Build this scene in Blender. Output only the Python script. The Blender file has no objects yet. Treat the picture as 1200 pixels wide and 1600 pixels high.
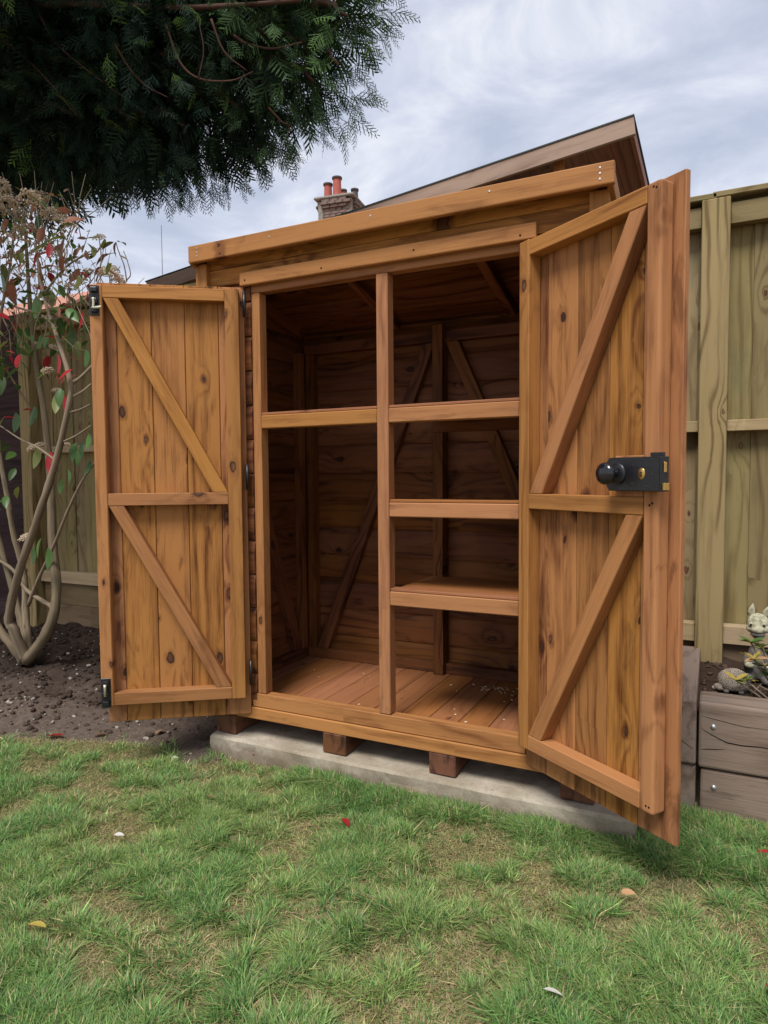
import bpy, bmesh, math, random
import numpy as np
from mathutils import Vector, Matrix
random.seed(7); rng = np.random.default_rng(7)
scene = bpy.context.scene
ZC = 1.06            # camera height above the lawn; measured heights below are relative to the camera

# ------------------------------------------------------------------ camera
FPX, YAW, PITCH, ROLL = 1048.24, -0.45637, -0.053477, -0.0076987
def cam_axes():
    cy, sy = math.cos(YAW), math.sin(YAW)
    fwd = Vector((sy*math.cos(PITCH), cy*math.cos(PITCH), math.sin(PITCH)))
    r = Vector((cy, -sy, 0)); u = r.cross(fwd)
    return (r*math.cos(ROLL)+u*math.sin(ROLL), u*math.cos(ROLL)-r*math.sin(ROLL), fwd)
CR, CU, CF = cam_axes(); CPOS = Vector((0, -2, ZC))
cd = bpy.data.cameras.new('camera'); cam = bpy.data.objects.new('camera', cd)
scene.collection.objects.link(cam); scene.camera = cam
cam.matrix_world = Matrix(((CR.x, CU.x, -CF.x, CPOS.x), (CR.y, CU.y, -CF.y, CPOS.y), (CR.z, CU.z, -CF.z, CPOS.z), (0, 0, 0, 1)))
cd.sensor_fit = 'HORIZONTAL'; cd.sensor_width = 36; cd.lens = 36*FPX/1200
cd.clip_start = 0.02; cd.clip_end = 2000

# ------------------------------------------------------------------ sky, sun, exposure
SUN_EL, SUN_ROT = math.radians(58), math.radians(180)
w = bpy.data.worlds.new('World'); scene.world = w; w.use_nodes = True
nt = w.node_tree; nt.nodes.clear()
def mk(nt, t, **kw):
    n = nt.nodes.new(t)
    for k, v in kw.items():
        if k in n.inputs: n.inputs[k].default_value = v
        else: setattr(n, k, v)
    return n
out = mk(nt, 'ShaderNodeOutputWorld'); mixs = mk(nt, 'ShaderNodeMixShader', Fac=0.88)
sky = mk(nt, 'ShaderNodeTexSky', sky_type='NISHITA', sun_disc=False, sun_elevation=SUN_EL, sun_rotation=SUN_ROT)
b1 = mk(nt, 'ShaderNodeBackground', Strength=0.08); b2 = mk(nt, 'ShaderNodeBackground', Strength=0.42)
tc = mk(nt, 'ShaderNodeTexCoord')
mp = mk(nt, 'ShaderNodeMapping'); mp.inputs['Scale'].default_value = (1, 1, 2.2); mp.inputs['Rotation'].default_value = (0.3, 0.5, 0.9)
nz = mk(nt, 'ShaderNodeTexNoise', Scale=4.4, Detail=9.0, Roughness=0.58, Distortion=0.5)
cr = mk(nt, 'ShaderNodeValToRGB'); e = cr.color_ramp
e.elements[0].position = 0.34; e.elements[0].color = (0.50, 0.545, 0.67, 1)
e.elements[1].position = 0.66; e.elements[1].color = (0.90, 0.91, 0.96, 1)
m_ = e.elements.new(0.5); m_.color = (0.65, 0.685, 0.80, 1)
L = nt.links.new
L(tc.outputs['Generated'], mp.inputs['Vector']); L(mp.outputs['Vector'], nz.inputs['Vector']); L(nz.outputs['Fac'], cr.inputs['Fac'])
L(cr.outputs['Color'], b2.inputs['Color']); L(sky.outputs['Color'], b1.inputs['Color'])
L(b1.outputs[0], mixs.inputs[1]); L(b2.outputs[0], mixs.inputs[2]); L(mixs.outputs[0], out.inputs['Surface'])
sd = bpy.data.lights.new('sun', 'SUN'); sd.energy = 1.5; sd.angle = math.radians(22); sd.color = (1.0, 0.97, 0.93)
so = bpy.data.objects.new('sun', sd); scene.collection.objects.link(so)
so.rotation_euler = (math.pi/2-SUN_EL, 0, 0)     # light comes from behind the camera, high up
so.location = (0, -6, 8)
vs = scene.view_settings; vs.view_transform = 'Standard'; vs.look = 'None'; vs.gamma = 1; vs.use_curve_mapping = False
vs.exposure = 1.35
scene.cycles.use_denoising = True
scene.cycles.max_bounces = 6; scene.cycles.diffuse_bounces = 3; scene.cycles.glossy_bounces = 2; scene.cycles.transparent_max_bounces = 16

# ------------------------------------------------------------------ helpers
COL = scene.collection
def link(name, me, mat, parent=None, mw=None):
    o = bpy.data.objects.new(name, me); COL.objects.link(o)
    if me is not None and mat is not None and len(me.materials) == 0: me.materials.append(mat)
    if parent is not None: o.parent = parent
    if mw is not None:
        WORLD[o.name] = mw.copy(); o.matrix_basis = (world_of(parent).inverted() @ mw) if parent is not None else mw
    else: WORLD[o.name] = world_of(parent)
    return o
WORLD = {}
def world_of(o):
    if o is None: return Matrix.Identity(4)
    return WORLD.get(o.name, Matrix.Identity(4))
def tag(o, label=None, cat=None, group=None, kind=None):
    if label: o['label'] = label
    if cat: o['category'] = cat
    if group: o['group'] = group
    if kind: o['kind'] = kind
    return o
def thing(name, loc, label, cat, group=None):
    o = bpy.data.objects.new(name, None); COL.objects.link(o); o.location = loc; o.empty_display_size = 0.1; WORLD[o.name] = Matrix.Translation(loc)
    return tag(o, label, cat, group)
def unproj_Y(x, y, Y):
    d = CR*((x-600)/FPX)-CU*((y-800)/FPX)+CF
    return CPOS+d*((Y-CPOS.y)/d.y)
def proj(P):
    v = Vector(P)-CPOS; d = v.dot(CF)
    return 600+FPX*v.dot(CR)/d, 800-FPX*v.dot(CU)/d
def frame(o, ex, ey):
    ex = Vector(ex).normalized(); ey = Vector(ey); ey = (ey-ex*ey.dot(ex)).normalized(); ez = ex.cross(ey)
    return Matrix(((ex.x, ey.x, ez.x, o[0]), (ex.y, ey.y, ez.y, o[1]), (ex.z, ey.z, ez.z, o[2]), (0, 0, 0, 1)))
def add_gc(me, arr):
    a = me.attributes.new('gc', 'FLOAT_VECTOR', 'POINT'); a.data.foreach_set('vector', np.asarray(arr, dtype=np.float32).ravel())
def prism_bm(poly, t, bev, seg=1, sel=None):
    bm = bmesh.new()
    lo = [bm.verts.new((x, y, 0)) for x, y in poly]; hi = [bm.verts.new((x, y, t)) for x, y in poly]
    n = len(poly)
    bm.faces.new(list(reversed(lo))); bm.faces.new(hi)
    for i in range(n): bm.faces.new((lo[i], lo[(i+1) % n], hi[(i+1) % n], hi[i]))
    bmesh.ops.recalc_face_normals(bm, faces=bm.faces)
    if bev > 0:
        es = [e for e in bm.edges if sel is None or sel(e)]
        bmesh.ops.bevel(bm, geom=es, offset=bev, segments=seg, affect='EDGES', profile=0.5)
    return bm
CACHE = {}
def plank(name, poly, fr, t, mat, parent=None, grain=0.0, bev=0.0015, seg=1, sel=None, smooth=False):
    """a board: polygon in the frame's x-y plane, thickness t along the frame's z, grain angle in that plane"""
    cx = sum(q[0] for q in poly)/len(poly); cy = sum(q[1] for q in poly)/len(poly)
    c, s = math.cos(-grain), math.sin(-grain)
    lp = [(c*(x-cx)-s*(y-cy), s*(x-cx)+c*(y-cy)) for x, y in poly]
    key = (tuple((round(a, 4), round(b, 4)) for a, b in lp), round(t, 4), mat.name, bev, seg, sel)
    me = CACHE.get(key)
    if me is None:
        bm = prism_bm(lp, t, bev, seg, sel); me = bpy.data.meshes.new(name); bm.to_mesh(me); bm.free()
        co = np.empty(len(me.vertices)*3, dtype=np.float32); me.vertices.foreach_get('co', co); add_gc(me, co)
        me.materials.append(mat); CACHE[key] = me
        if smooth: me.shade_smooth()
    mw = fr @ Matrix.Translation((cx, cy, 0)) @ Matrix.Rotation(grain, 4, 'Z')
    return link(name, me, mat, parent, mw)
def rect(x0, x1, y0, y1): return [(x0, y0), (x1, y0), (x1, y1), (x0, y1)]
def box(name, x0, x1, y0, y1, z0, z1, mat, parent=None, axis='x', bev=0.0015, z_abs=False, seg=1):
    """axis aligned board, z given relative to the camera height; grain along axis"""
    if not z_abs: z0 += ZC; z1 += ZC
    if axis == 'x': fr = frame((x0, y0, z0), (1, 0, 0), (0, 1, 0)); return plank(name, rect(0, x1-x0, 0, y1-y0), fr, z1-z0, mat, parent, 0, bev, seg)
    if axis == 'y': fr = frame((x1, y0, z0), (0, 1, 0), (-1, 0, 0)); return plank(name, rect(0, y1-y0, 0, x1-x0), fr, z1-z0, mat, parent, 0, bev, seg)
    fr = frame((x0, y1, z0), (0, 0, 1), (1, 0, 0)); 
    # ez = z x x = y ; start at y0
    fr = frame((x0, y0, z0), (0, 0, 1), (1, 0, 0)); return plank(name, rect(0, z1-z0, 0, x1-x0), fr, y1-y0, mat, parent, 0, bev, seg)
def np_mesh(name, V, F, mat=None, col=None, nper=3, smooth=False):
    me = bpy.data.meshes.new(name); V = np.asarray(V, np.float32); F = np.asarray(F, np.int32)
    me.vertices.add(len(V)); me.vertices.foreach_set('co', V.ravel())
    me.loops.add(F.size); me.loops.foreach_set('vertex_index', F.ravel())
    me.polygons.add(len(F)); me.polygons.foreach_set('loop_start', np.arange(0, F.size, nper, dtype=np.int32))
    me.polygons.foreach_set('loop_total', np.full(len(F), nper, np.int32))
    me.update(calc_edges=True)
    if col is not None:
        a = me.color_attributes.new('col', 'FLOAT_COLOR', 'POINT')
        c4 = np.ones((len(V), 4), np.float32); c4[:, :3] = col; a.data.foreach_set('color', c4.ravel())
    if mat: me.materials.append(mat)
    if smooth: me.shade_smooth()
    return me
def tube_arrays(pts, rad, n=8, wob=0.0):
    P = [Vector(q) for q in pts]; V = []; F = []
    up = Vector((0.13, 0.97, 0.2))
    for i, q in enumerate(P):
        t = (P[min(i+1, len(P)-1)]-P[max(i-1, 0)]).normalized()
        a = t.cross(up).normalized(); b = t.cross(a)
        r = rad[i]
        for k in range(n):
            an = 2*math.pi*k/n; rr = r*(1+wob*random.uniform(-1, 1))
            V.append(q+(a*math.cos(an)+b*math.sin(an))*rr)
    for i in range(len(P)-1):
        for k in range(n): F.append((i*n+k, i*n+(k+1) % n, (i+1)*n+(k+1) % n, (i+1)*n+k))
    c = len(V); V.append(P[0]); V.append(P[-1]); m = (len(P)-1)*n
    caps = [(c, (k+1) % n, k) for k in range(n)]+[(c+1, m+k, m+(k+1) % n) for k in range(n)]
    return V, F+caps
def spline(pts, n=6):
    """Catmull-Rom through the points"""
    P = [Vector(q) for q in pts]; P = [P[0]*2-P[1]]+P+[P[-1]*2-P[-2]]; o = []
    for i in range(1, len(P)-2):
        for k in range(n):
            t = k/n; a, b, c, d = P[i-1], P[i], P[i+1], P[i+2]
            o.append(0.5*((2*b)+(c-a)*t+(2*a-5*b+4*c-d)*t*t+(3*b-a-3*c+d)*t**3))
    o.append(P[-2]); return o
def tubes_obj(name, tubes, mat, parent=None, n=8, wob=0.0, mw=None, gcs=True):
    V = []; F = []; G = []
    for pts, rad in tubes:
        v, f = tube_arrays(pts, rad, n, wob); k = len(V); V += v; F += [tuple(i+k for i in q) for q in f]
        ln = 0.0; off = random.uniform(0, 50)
        for i in range(len(pts)):
            if i: ln += (Vector(pts[i])-Vector(pts[i-1])).length
            for j in range(n): G.append((ln+off, j/n*rad[i]*6, 0.3*j/n))
        G += [(off, 0, 0), (off+ln, 0, 0)]
    o0 = Vector(tubes[0][0][0])
    me = bpy.data.meshes.new(name); me.from_pydata([v-o0 for v in V], [], F); me.shade_smooth()
    add_gc(me, G)
    return link(name, me, mat, parent, Matrix.Translation(o0))
def lathe(prof, n=20):
    bm = bmesh.new(); rings = []
    for r, z in prof:
        if r < 1e-5: rings.append([bm.verts.new((0, 0, z))])
        else: rings.append([bm.verts.new((r*math.cos(2*math.pi*k/n), r*math.sin(2*math.pi*k/n), z)) for k in range(n)])
    for a, b in zip(rings[:-1], rings[1:]):
        for k in range(n):
            p = [a[k % len(a)], a[(k+1) % len(a)], b[(k+1) % len(b)], b[k % len(b)]]
            q = []
            for v in p:
                if v not in q: q.append(v)
            if len(q) > 2: bm.faces.new(q)
    bmesh.ops.recalc_face_normals(bm, faces=bm.faces)
    return bm
def bm_obj(name, bm, mat, parent=None, mw=None, smooth=False):
    me = bpy.data.meshes.new(name); bm.to_mesh(me); bm.free()
    co = np.empty(len(me.vertices)*3, dtype=np.float32); me.vertices.foreach_get('co', co); add_gc(me, co)
    if smooth: me.shade_smooth()
    return link(name, me, mat, parent, mw)

# ------------------------------------------------------------------ materials
class G:
    """tiny node-graph helper"""
    def __init__(s, name):
        s.m = bpy.data.materials.new(name); s.m.use_nodes = True; s.nt = s.m.node_tree; s.nt.nodes.clear()
        s.out = s.nt.nodes.new('ShaderNodeOutputMaterial')
    def n(s, t, **kw): return mk(s.nt, t, **kw)
    def put(s, sock, v):
        if hasattr(v, 'is_output'): s.nt.links.new(v, sock)
        else: sock.default_value = v
    def math(s, op, a, b=0.0, c=None, clamp=False):
        n = s.n('ShaderNodeMath', operation=op, use_clamp=clamp); s.put(n.inputs[0], a); s.put(n.inputs[1], b)
        if c is not None: s.put(n.inputs[2], c)
        return n.outputs[0]
    def vmath(s, op, a, b):
        n = s.n('ShaderNodeVectorMath', operation=op); s.put(n.inputs[0], a); s.put(n.inputs[1], b); return n.outputs[0]
    def mix(s, f, a, b, mode='MIX'):
        n = s.n('ShaderNodeMix', data_type='RGBA', blend_type=mode)
        s.put(n.inputs[0], f); s.put(n.inputs[6], a); s.put(n.inputs[7], b); return n.outputs[2]
    def rng(s, v, a, b, c, d, smooth=False):
        n = s.n('ShaderNodeMapRange', interpolation_type='SMOOTHSTEP' if smooth else 'LINEAR')
        for i, q in enumerate((v, a, b, c, d)): s.put(n.inputs[i], q)
        return n.outputs[0]
    def noise(s, vec, scale=1.0, detail=3.0, rough=0.5, dist=0.0):
        n = s.n('ShaderNodeTexNoise', Scale=scale, Detail=detail, Roughness=rough, Distortion=dist)
        s.put(n.inputs['Vector'], vec); return n.outputs['Fac']
    def comb(s, x, y, z):
        n = s.n('ShaderNodeCombineXYZ'); s.put(n.inputs[0], x); s.put(n.inputs[1], y); s.put(n.inputs[2], z); return n.outputs[0]
    def principled(s, col, rough=0.6, spec=0.3, bump=None, bstr=0.3, bdist=0.002, metal=0.0):
        p = s.n('ShaderNodeBsdfPrincipled'); s.put(p.inputs['Base Color'], col); s.put(p.inputs['Roughness'], rough)
        p.inputs['Specular IOR Level'].default_value = spec; p.inputs['Metallic'].default_value = metal
        if bump is not None:
            b = s.n('ShaderNodeBump', Strength=bstr, Distance=bdist); s.put(b.inputs['Height'], bump)
            s.nt.links.new(b.outputs[0], p.inputs['Normal'])
        s.nt.links.new(p.outputs[0], s.out.inputs['Surface']); return p
def c4(c): return (c[0], c[1], c[2], 1.0)
def wood(name, light, dark, knot, kn=0.5, ring=0.5, blot=0.35, var=0.18, rough=0.62, ringf=60.0, fibre=0.3, halo=None, bstr=0.25, stain=None, ksize=0.05, spec=0.2, hv=0.006, stripe=0.5):
    g = G(name)
    att = g.n('ShaderNodeAttribute', attribute_name='gc').outputs['Vector']
    oi = g.n('ShaderNodeObjectInfo').outputs['Random']
    v = g.vmath('ADD', att, g.comb(g.math('MULTIPLY', oi, 37.1), g.math('MULTIPLY', oi, 91.7), g.math('MULTIPLY', oi, 53.3)))
    warp = g.noise(g.vmath('MULTIPLY', v, (22, 55, 55)), 1.0, 2)
    kv = g.vmath('ADD', g.vmath('MULTIPLY', v, (3.4, 6.2, 0)), g.comb(g.math('MULTIPLY', warp, 0.10), g.math('MULTIPLY', warp, 0.13), 0.0))
    vo = g.n('ShaderNodeTexVoronoi', voronoi_dimensions='2D', feature='F1', Scale=1.0, Randomness=0.9)
    g.put(vo.inputs['Vector'], kv)
    sep = g.n('ShaderNodeSeparateColor'); g.put(sep.inputs[0], vo.outputs['Color'])
    size = g.rng(sep.outputs[0], 1-kn, 1.0, 0.0, ksize)
    has = g.math('GREATER_THAN', sep.outputs[0], 1-kn+0.03)
    kd = vo.outputs['Distance']
    size = g.math('MULTIPLY', g.math('ADD', size, 0.022), has)
    km = g.rng(kd, g.math('MULTIPLY', size, 0.88), g.math('ADD', size, 0.003), 1.0, 0.0, True)
    km = g.math('MULTIPLY', km, has)
    field = g.math('MULTIPLY', g.math('POWER', 2.718, g.math('MULTIPLY', kd, -6.0)), has)
    hal = g.math('MULTIPLY', g.rng(kd, size, g.math('ADD', g.math('MULTIPLY', size, 1.35), 0.05), 1.0, 0.0, True), g.math('MULTIPLY', has, g.rng(sep.outputs[1], 0.2, 0.8, 0.25, 1.0)))
    n1 = g.noise(g.vmath('MULTIPLY', v, (1.1, 7, 7)), 1.0, 2)
    sx = g.n('ShaderNodeSeparateXYZ'); g.put(sx.inputs[0], v)
    ph = g.math('ADD', g.math('MULTIPLY', sx.outputs[1], ringf*2.2), g.math('ADD', g.math('MULTIPLY', n1, ringf*0.45), g.math('MULTIPLY', field, 16.0)))
    rg = g.rng(g.math('SINE', ph), -1.0, 1.0, 0.0, 1.0); rg = g.math('POWER', rg, 3.5)
    rmask = g.rng(g.noise(g.vmath('MULTIPLY', v, (0.8, 5, 5)), 1.7, 1), 0.35, 0.65, 0.15, 1.0)
    fib = g.noise(g.vmath('MULTIPLY', v, (7, 210, 210)), 1.0, 3, 0.75)
    fib2 = g.noise(g.vmath('MULTIPLY', v, (1.2, 28, 28)), 1.0, 3, 0.6)
    sp_ = g.noise(g.vmath('ADD', g.vmath('MULTIPLY', v, (0.55, 42, 42)), g.comb(0.0, g.math('MULTIPLY', field, 2.5), 0.0)), 1.0, 2, 0.5)
    bl = g.noise(g.vmath('MULTIPLY', v, (2.2, 7, 7)), 1.0, 4, 0.6)
    f = g.math('ADD', g.math('MULTIPLY', g.math('MULTIPLY', rg, rmask), ring*1.5), g.math('MULTIPLY', g.rng(fib, 0.33, 0.67, -0.5, 0.5), fibre*1.2))
    f = g.math('ADD', f, g.math('MULTIPLY', g.rng(fib2, 0.3, 0.7, -0.5, 0.5), fibre*1.3))
    f = g.math('ADD', f, g.math('MULTIPLY', g.rng(sp_, 0.32, 0.68, -0.4, 0.5), stripe*0.6))
    f = g.math('ADD', f, g.math('MULTIPLY', g.rng(bl, 0.3, 0.7, -0.5, 0.7), blot), clamp=True)
    f = g.math('ADD', f, g.math('MULTIPLY', hal, 0.55), clamp=True)
    col = g.mix(f, c4(light), c4(dark))
    if halo is not None: col = g.mix(g.math('MULTIPLY', hal, 0.65), col, c4(halo))
    kin = g.mix(g.math('MULTIPLY', g.rng(kd, g.math('MULTIPLY', size, 0.35), g.math('MULTIPLY', size, 0.85), 1.0, 0.0, True), g.rng(sep.outputs[2], 0.3, 0.9, 0.0, 1.0)), c4(knot), c4(tuple(a*2.2+b*0.18 for a, b in zip(knot, light))))
    col = g.mix(g.math('MULTIPLY', km, 0.96), col, kin)
    sm = g.noise(g.vmath('MULTIPLY', v, (3.5, 16, 16)), 1.0, 5, 0.62, 0.6)
    col = g.mix(g.math('MULTIPLY', g.rng(sm, 0.57, 0.68, 0.0, 0.7, True), min(1.0, blot)), col, c4(tuple(a*0.62 for a in dark)))
    if stain is not None:
        st = g.noise(g.vmath('MULTIPLY', v, (1.6, 4, 4)), 1.3, 5, 0.65)
        col = g.mix(g.rng(st, 0.55, 0.72, 0.0, 0.75), col, c4(stain))
    hs = g.n('ShaderNodeHueSaturation'); g.put(hs.inputs['Color'], col)
    g.put(hs.inputs['Value'], g.rng(oi, 0, 1, 1-var, 1+var)); 
    r2 = g.math('FRACT', g.math('MULTIPLY', oi, 7.31))
    g.put(hs.inputs['Hue'], g.rng(r2, 0, 1, 0.5-hv, 0.5+hv)); g.put(hs.inputs['Saturation'], g.rng(r2, 0, 1, 0.93, 1.05))
    bump = g.math('ADD', g.math('MULTIPLY', fib, 0.7), g.math('MULTIPLY', g.math('MULTIPLY', rg, rmask), -0.4))
    g.principled(hs.outputs[0], rough, spec, bump, bstr, 0.0015)
    return g.m
def plain(name, col, rough=0.5, spec=0.4, metal=0.0, nscale=60, namp=0.25, bstr=0.1):
    g = G(name); tcn = g.n('ShaderNodeTexCoord').outputs['Object']
    nn = g.noise(tcn, nscale, 4, 0.6)
    c = g.mix(g.rng(nn, 0.3, 0.7, 0, 1), c4(tuple(a*(1-namp) for a in col)), c4(tuple(min(1, a*(1+namp)) for a in col)))
    g.principled(c, rough, spec, nn, bstr, 0.001, metal); return g.m

M_DOOR = wood('door_wood', (0.370, 0.160, 0.046), (0.115, 0.036, 0.010), (0.034, 0.015, 0.010), kn=0.75, ring=0.34, blot=0.75, halo=(0.105, 0.034, 0.011), var=0.12, fibre=0.46, ksize=0.062, stripe=0.9)
M_FRAME = wood('frame_wood', (0.375, 0.166, 0.054), (0.160, 0.057, 0.017), (0.045, 0.02, 0.013), kn=0.45, ring=0.32, blot=0.5, var=0.11, fibre=0.38, halo=(0.16, 0.056, 0.018), ksize=0.055, stripe=0.5)
M_INSIDE_SHADED = wood('shaded_inside_wood', (0.185, 0.068, 0.023), (0.060, 0.019, 0.008), (0.03, 0.012, 0.008), kn=0.6, ring=0.55, blot=0.8, var=0.15)  # same stained wood, with the interior's shade put into a darker colour
M_FLOOR = wood('floor_wood', (0.315, 0.125, 0.045), (0.18, 0.064, 0.022), (0.08, 0.034, 0.018), kn=0.25, ring=0.3, blot=0.5, var=0.1, hv=0.004)
M_BLOCK = wood('block_wood', (0.14, 0.058, 0.028), (0.04, 0.016, 0.010), (0.03, 0.015, 0.01), kn=0.2, blot=0.9, var=0.1)
M_GREYED = wood('greyed_wood', (0.37, 0.255, 0.185), (0.22, 0.135, 0.09), (0.09, 0.055, 0.04), kn=0.35, ring=0.35, blot=0.5, var=0.05)
M_DARKWOOD = wood('soffit_wood', (0.25, 0.095, 0.055), (0.13, 0.048, 0.032), (0.05, 0.02, 0.015), kn=0.3, blot=0.5)
M_FENCE = wood('fence_wood', (0.275, 0.215, 0.098), (0.155, 0.108, 0.046), (0.10, 0.045, 0.02), kn=0.4, ring=0.7, blot=0.5, var=0.2, ringf=48, rough=0.75, stain=(0.15, 0.14, 0.068), spec=0.15, hv=0.014)
M_POST = wood('post_wood', (0.34, 0.255, 0.112), (0.17, 0.118, 0.046), (0.11, 0.06, 0.028), kn=0.12, ring=0.95, blot=0.35, var=0.06, ringf=80, rough=0.75, spec=0.15, ksize=0.03)
M_RAIL = wood('rail_wood', (0.40, 0.30, 0.17), (0.27, 0.19, 0.10), (0.16, 0.09, 0.04), kn=0.25, ring=0.4, blot=0.4, var=0.1, rough=0.75, spec=0.15)
M_SLEEPER = wood('sleeper_wood', (0.245, 0.182, 0.145), (0.125, 0.085, 0.064), (0.09, 0.055, 0.04), kn=0.2, ring=0.4, blot=0.75, var=0.1, rough=0.85, fibre=0.6, bstr=0.9, stain=(0.185, 0.16, 0.14), spec=0.1)
M_GRAVEL = wood('gravel_board_wood', (0.18, 0.125, 0.072), (0.105, 0.072, 0.04), (0.08, 0.05, 0.03), kn=0.25, blot=0.5, rough=0.8, spec=0.1)
M_LAP = wood('lap_panel_wood', (0.06, 0.036, 0.036), (0.028, 0.017, 0.018), (0.02, 0.012, 0.012), kn=0.2, blot=0.5, rough=0.8, spec=0.1)
M_BARK = wood('stem_bark', (0.29, 0.225, 0.15), (0.11, 0.08, 0.052), (0.09, 0.06, 0.04), kn=0.4, ring=0.1, blot=0.7, rough=0.85, bstr=0.6, spec=0.1)
M_LIMB = wood('limb_bark', (0.12, 0.066, 0.05), (0.055, 0.032, 0.026), (0.05, 0.03, 0.02), kn=0.2, ring=0.2, blot=0.8, rough=0.9, bstr=0.8, spec=0.1)
M_BLACK = plain('black_metal', (0.012, 0.012, 0.014), 0.38, 0.5, 0.0, 120, 0.3, 0.15)
M_KNOB = plain('black_knob', (0.010, 0.010, 0.013), 0.16, 0.6, 0.0, 30, 0.1, 0.0)
M_BRASS = plain('brass', (0.62, 0.40, 0.13), 0.32, 0.5, 0.9, 90, 0.2, 0.1)
M_STEEL = plain('zinc_steel', (0.55, 0.56, 0.56), 0.4, 0.5, 0.8, 90, 0.2, 0.1)
M_BOLT = plain('pale_bolt', (0.60, 0.57, 0.42), 0.35, 0.5, 0.5, 90, 0.15, 0.1)
M_HOLE = plain('dark_hole', (0.01, 0.008, 0.006), 0.9, 0.1)
M_FELT = plain('roof_felt', (0.07, 0.075, 0.07), 0.9, 0.2, 0, 400, 0.4, 0.6)

def leafmat(name, rough=0.45, spec=0.35, trans=0.35, attr=True, col=(0.1, 0.2, 0.05), var=0.3):
    g = G(name)
    if attr: c = g.n('ShaderNodeVertexColor', layer_name='col').outputs['Color']
    else:
        oi = g.n('ShaderNodeObjectInfo').outputs['Random']
        tcn = g.n('ShaderNodeTexCoord').outputs['Object']
        nn = g.noise(tcn, 30, 3)
        f = g.math('ADD', g.math('MULTIPLY', oi, 0.7), g.math('MULTIPLY', nn, 0.3))
        c = g.mix(f, c4(tuple(a*(1-var) for a in col)), c4(tuple(a*(1+var) for a in col)))
    p = g.principled(c, rough, spec)
    tr = g.n('ShaderNodeBsdfTranslucent'); g.put(tr.inputs['Color'], c)
    ms = g.n('ShaderNodeMixShader', Fac=trans)
    g.nt.links.new(p.outputs[0], ms.inputs[1]); g.nt.links.new(tr.outputs[0], ms.inputs[2]); g.nt.links.new(ms.outputs[0], g.out.inputs['Surface'])
    return g.m
M_GRASS = leafmat('grass_blade', 0.45, 0.35, 0.4)
M_CONIFER = leafmat('cypress_foliage', 0.6, 0.2, 0.2)
M_LGREEN = leafmat('leaf_green', 0.35, 0.4, 0.25, False, (0.075, 0.15, 0.035), 0.45)
M_LOLIVE = leafmat('leaf_olive', 0.4, 0.35, 0.3, False, (0.19, 0.21, 0.055), 0.4)
M_LRED = leafmat('leaf_red', 0.4, 0.35, 0.35, False, (0.50, 0.035, 0.045), 0.35)
M_LPINK = leafmat('leaf_bronze', 0.45, 0.3, 0.35, False, (0.36, 0.15, 0.09), 0.35)
M_LYEL = leafmat('leaf_yellow', 0.45, 0.3, 0.35, False, (0.55, 0.42, 0.10), 0.25)
M_LDEAD = leafmat('leaf_dead', 0.6, 0.2, 0.2, False, (0.42, 0.24, 0.12), 0.3)
M_FLOWER = leafmat('flower_cream', 0.8, 0.1, 0.3, False, (0.80, 0.67, 0.50), 0.15)
M_WHITE = leafmat('petal_white', 0.6, 0.2, 0.3, False, (0.75, 0.72, 0.65), 0.1)

def ground_mat():
    g = G('lawn_ground'); pos = g.n('ShaderNodeNewGeometry').outputs['Position']
    a = g.noise(pos, 5.0, 6, 0.6); b = g.noise(pos, 60.0, 5, 0.7); c = g.noise(pos, 260.0, 3, 0.7)
    col = g.mix(g.rng(a, 0.35, 0.65, 0, 1), c4((0.27, 0.205, 0.125)), c4((0.38, 0.31, 0.175)))
    col = g.mix(g.rng(b, 0.4, 0.7, 0, 0.8), col, c4((0.16, 0.118, 0.075)))
    col = g.mix(g.rng(c, 0.55, 0.75, 0, 0.6), col, c4((0.36, 0.29, 0.16)))
    g.principled(col, 0.95, 0.1, g.math('ADD', b, c), 0.9, 0.01); return g.m
def soil_mat(name, dry, wet, sc=1.0):
    g = G(name); pos = g.n('ShaderNodeNewGeometry').outputs['Position']
    a = g.noise(pos, 2.5*sc, 5, 0.6); b = g.noise(pos, 45.0*sc, 6, 0.75); c = g.noise(pos, 160*sc, 3, 0.6)
    sep = g.n('ShaderNodeSeparateXYZ'); g.put(sep.inputs[0], pos)
    dmp = g.rng(g.math('ADD', g.math('MULTIPLY', sep.outputs[1], 0.9), g.math('MULTIPLY', a, 0.7)), 0.25, 0.75, 0, 1, True)   # dug, damp earth by the fence; trodden dry earth towards the lawn
    col = g.mix(dmp, c4(dry), c4(wet))
    col = g.mix(g.rng(b, 0.35, 0.75, 0.6, 0), col, c4(tuple(q*0.55 for q in wet)))
    col = g.mix(g.rng(c, 0.62, 0.75, 0, 0.5), col, c4(tuple(min(1, q*1.9) for q in dry)))
    g.principled(col, 0.95, 0.1, g.math('ADD', b, g.math('MULTIPLY', c, 0.5)), 1.0, 0.012); return g.m
M_LAWN = ground_mat()
M_SOIL = soil_mat('bare_soil', (0.215, 0.162, 0.128), (0.05, 0.034, 0.026))
M_BEDSOIL = soil_mat('bed_soil', (0.07, 0.045, 0.032), (0.07, 0.045, 0.032))
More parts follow.
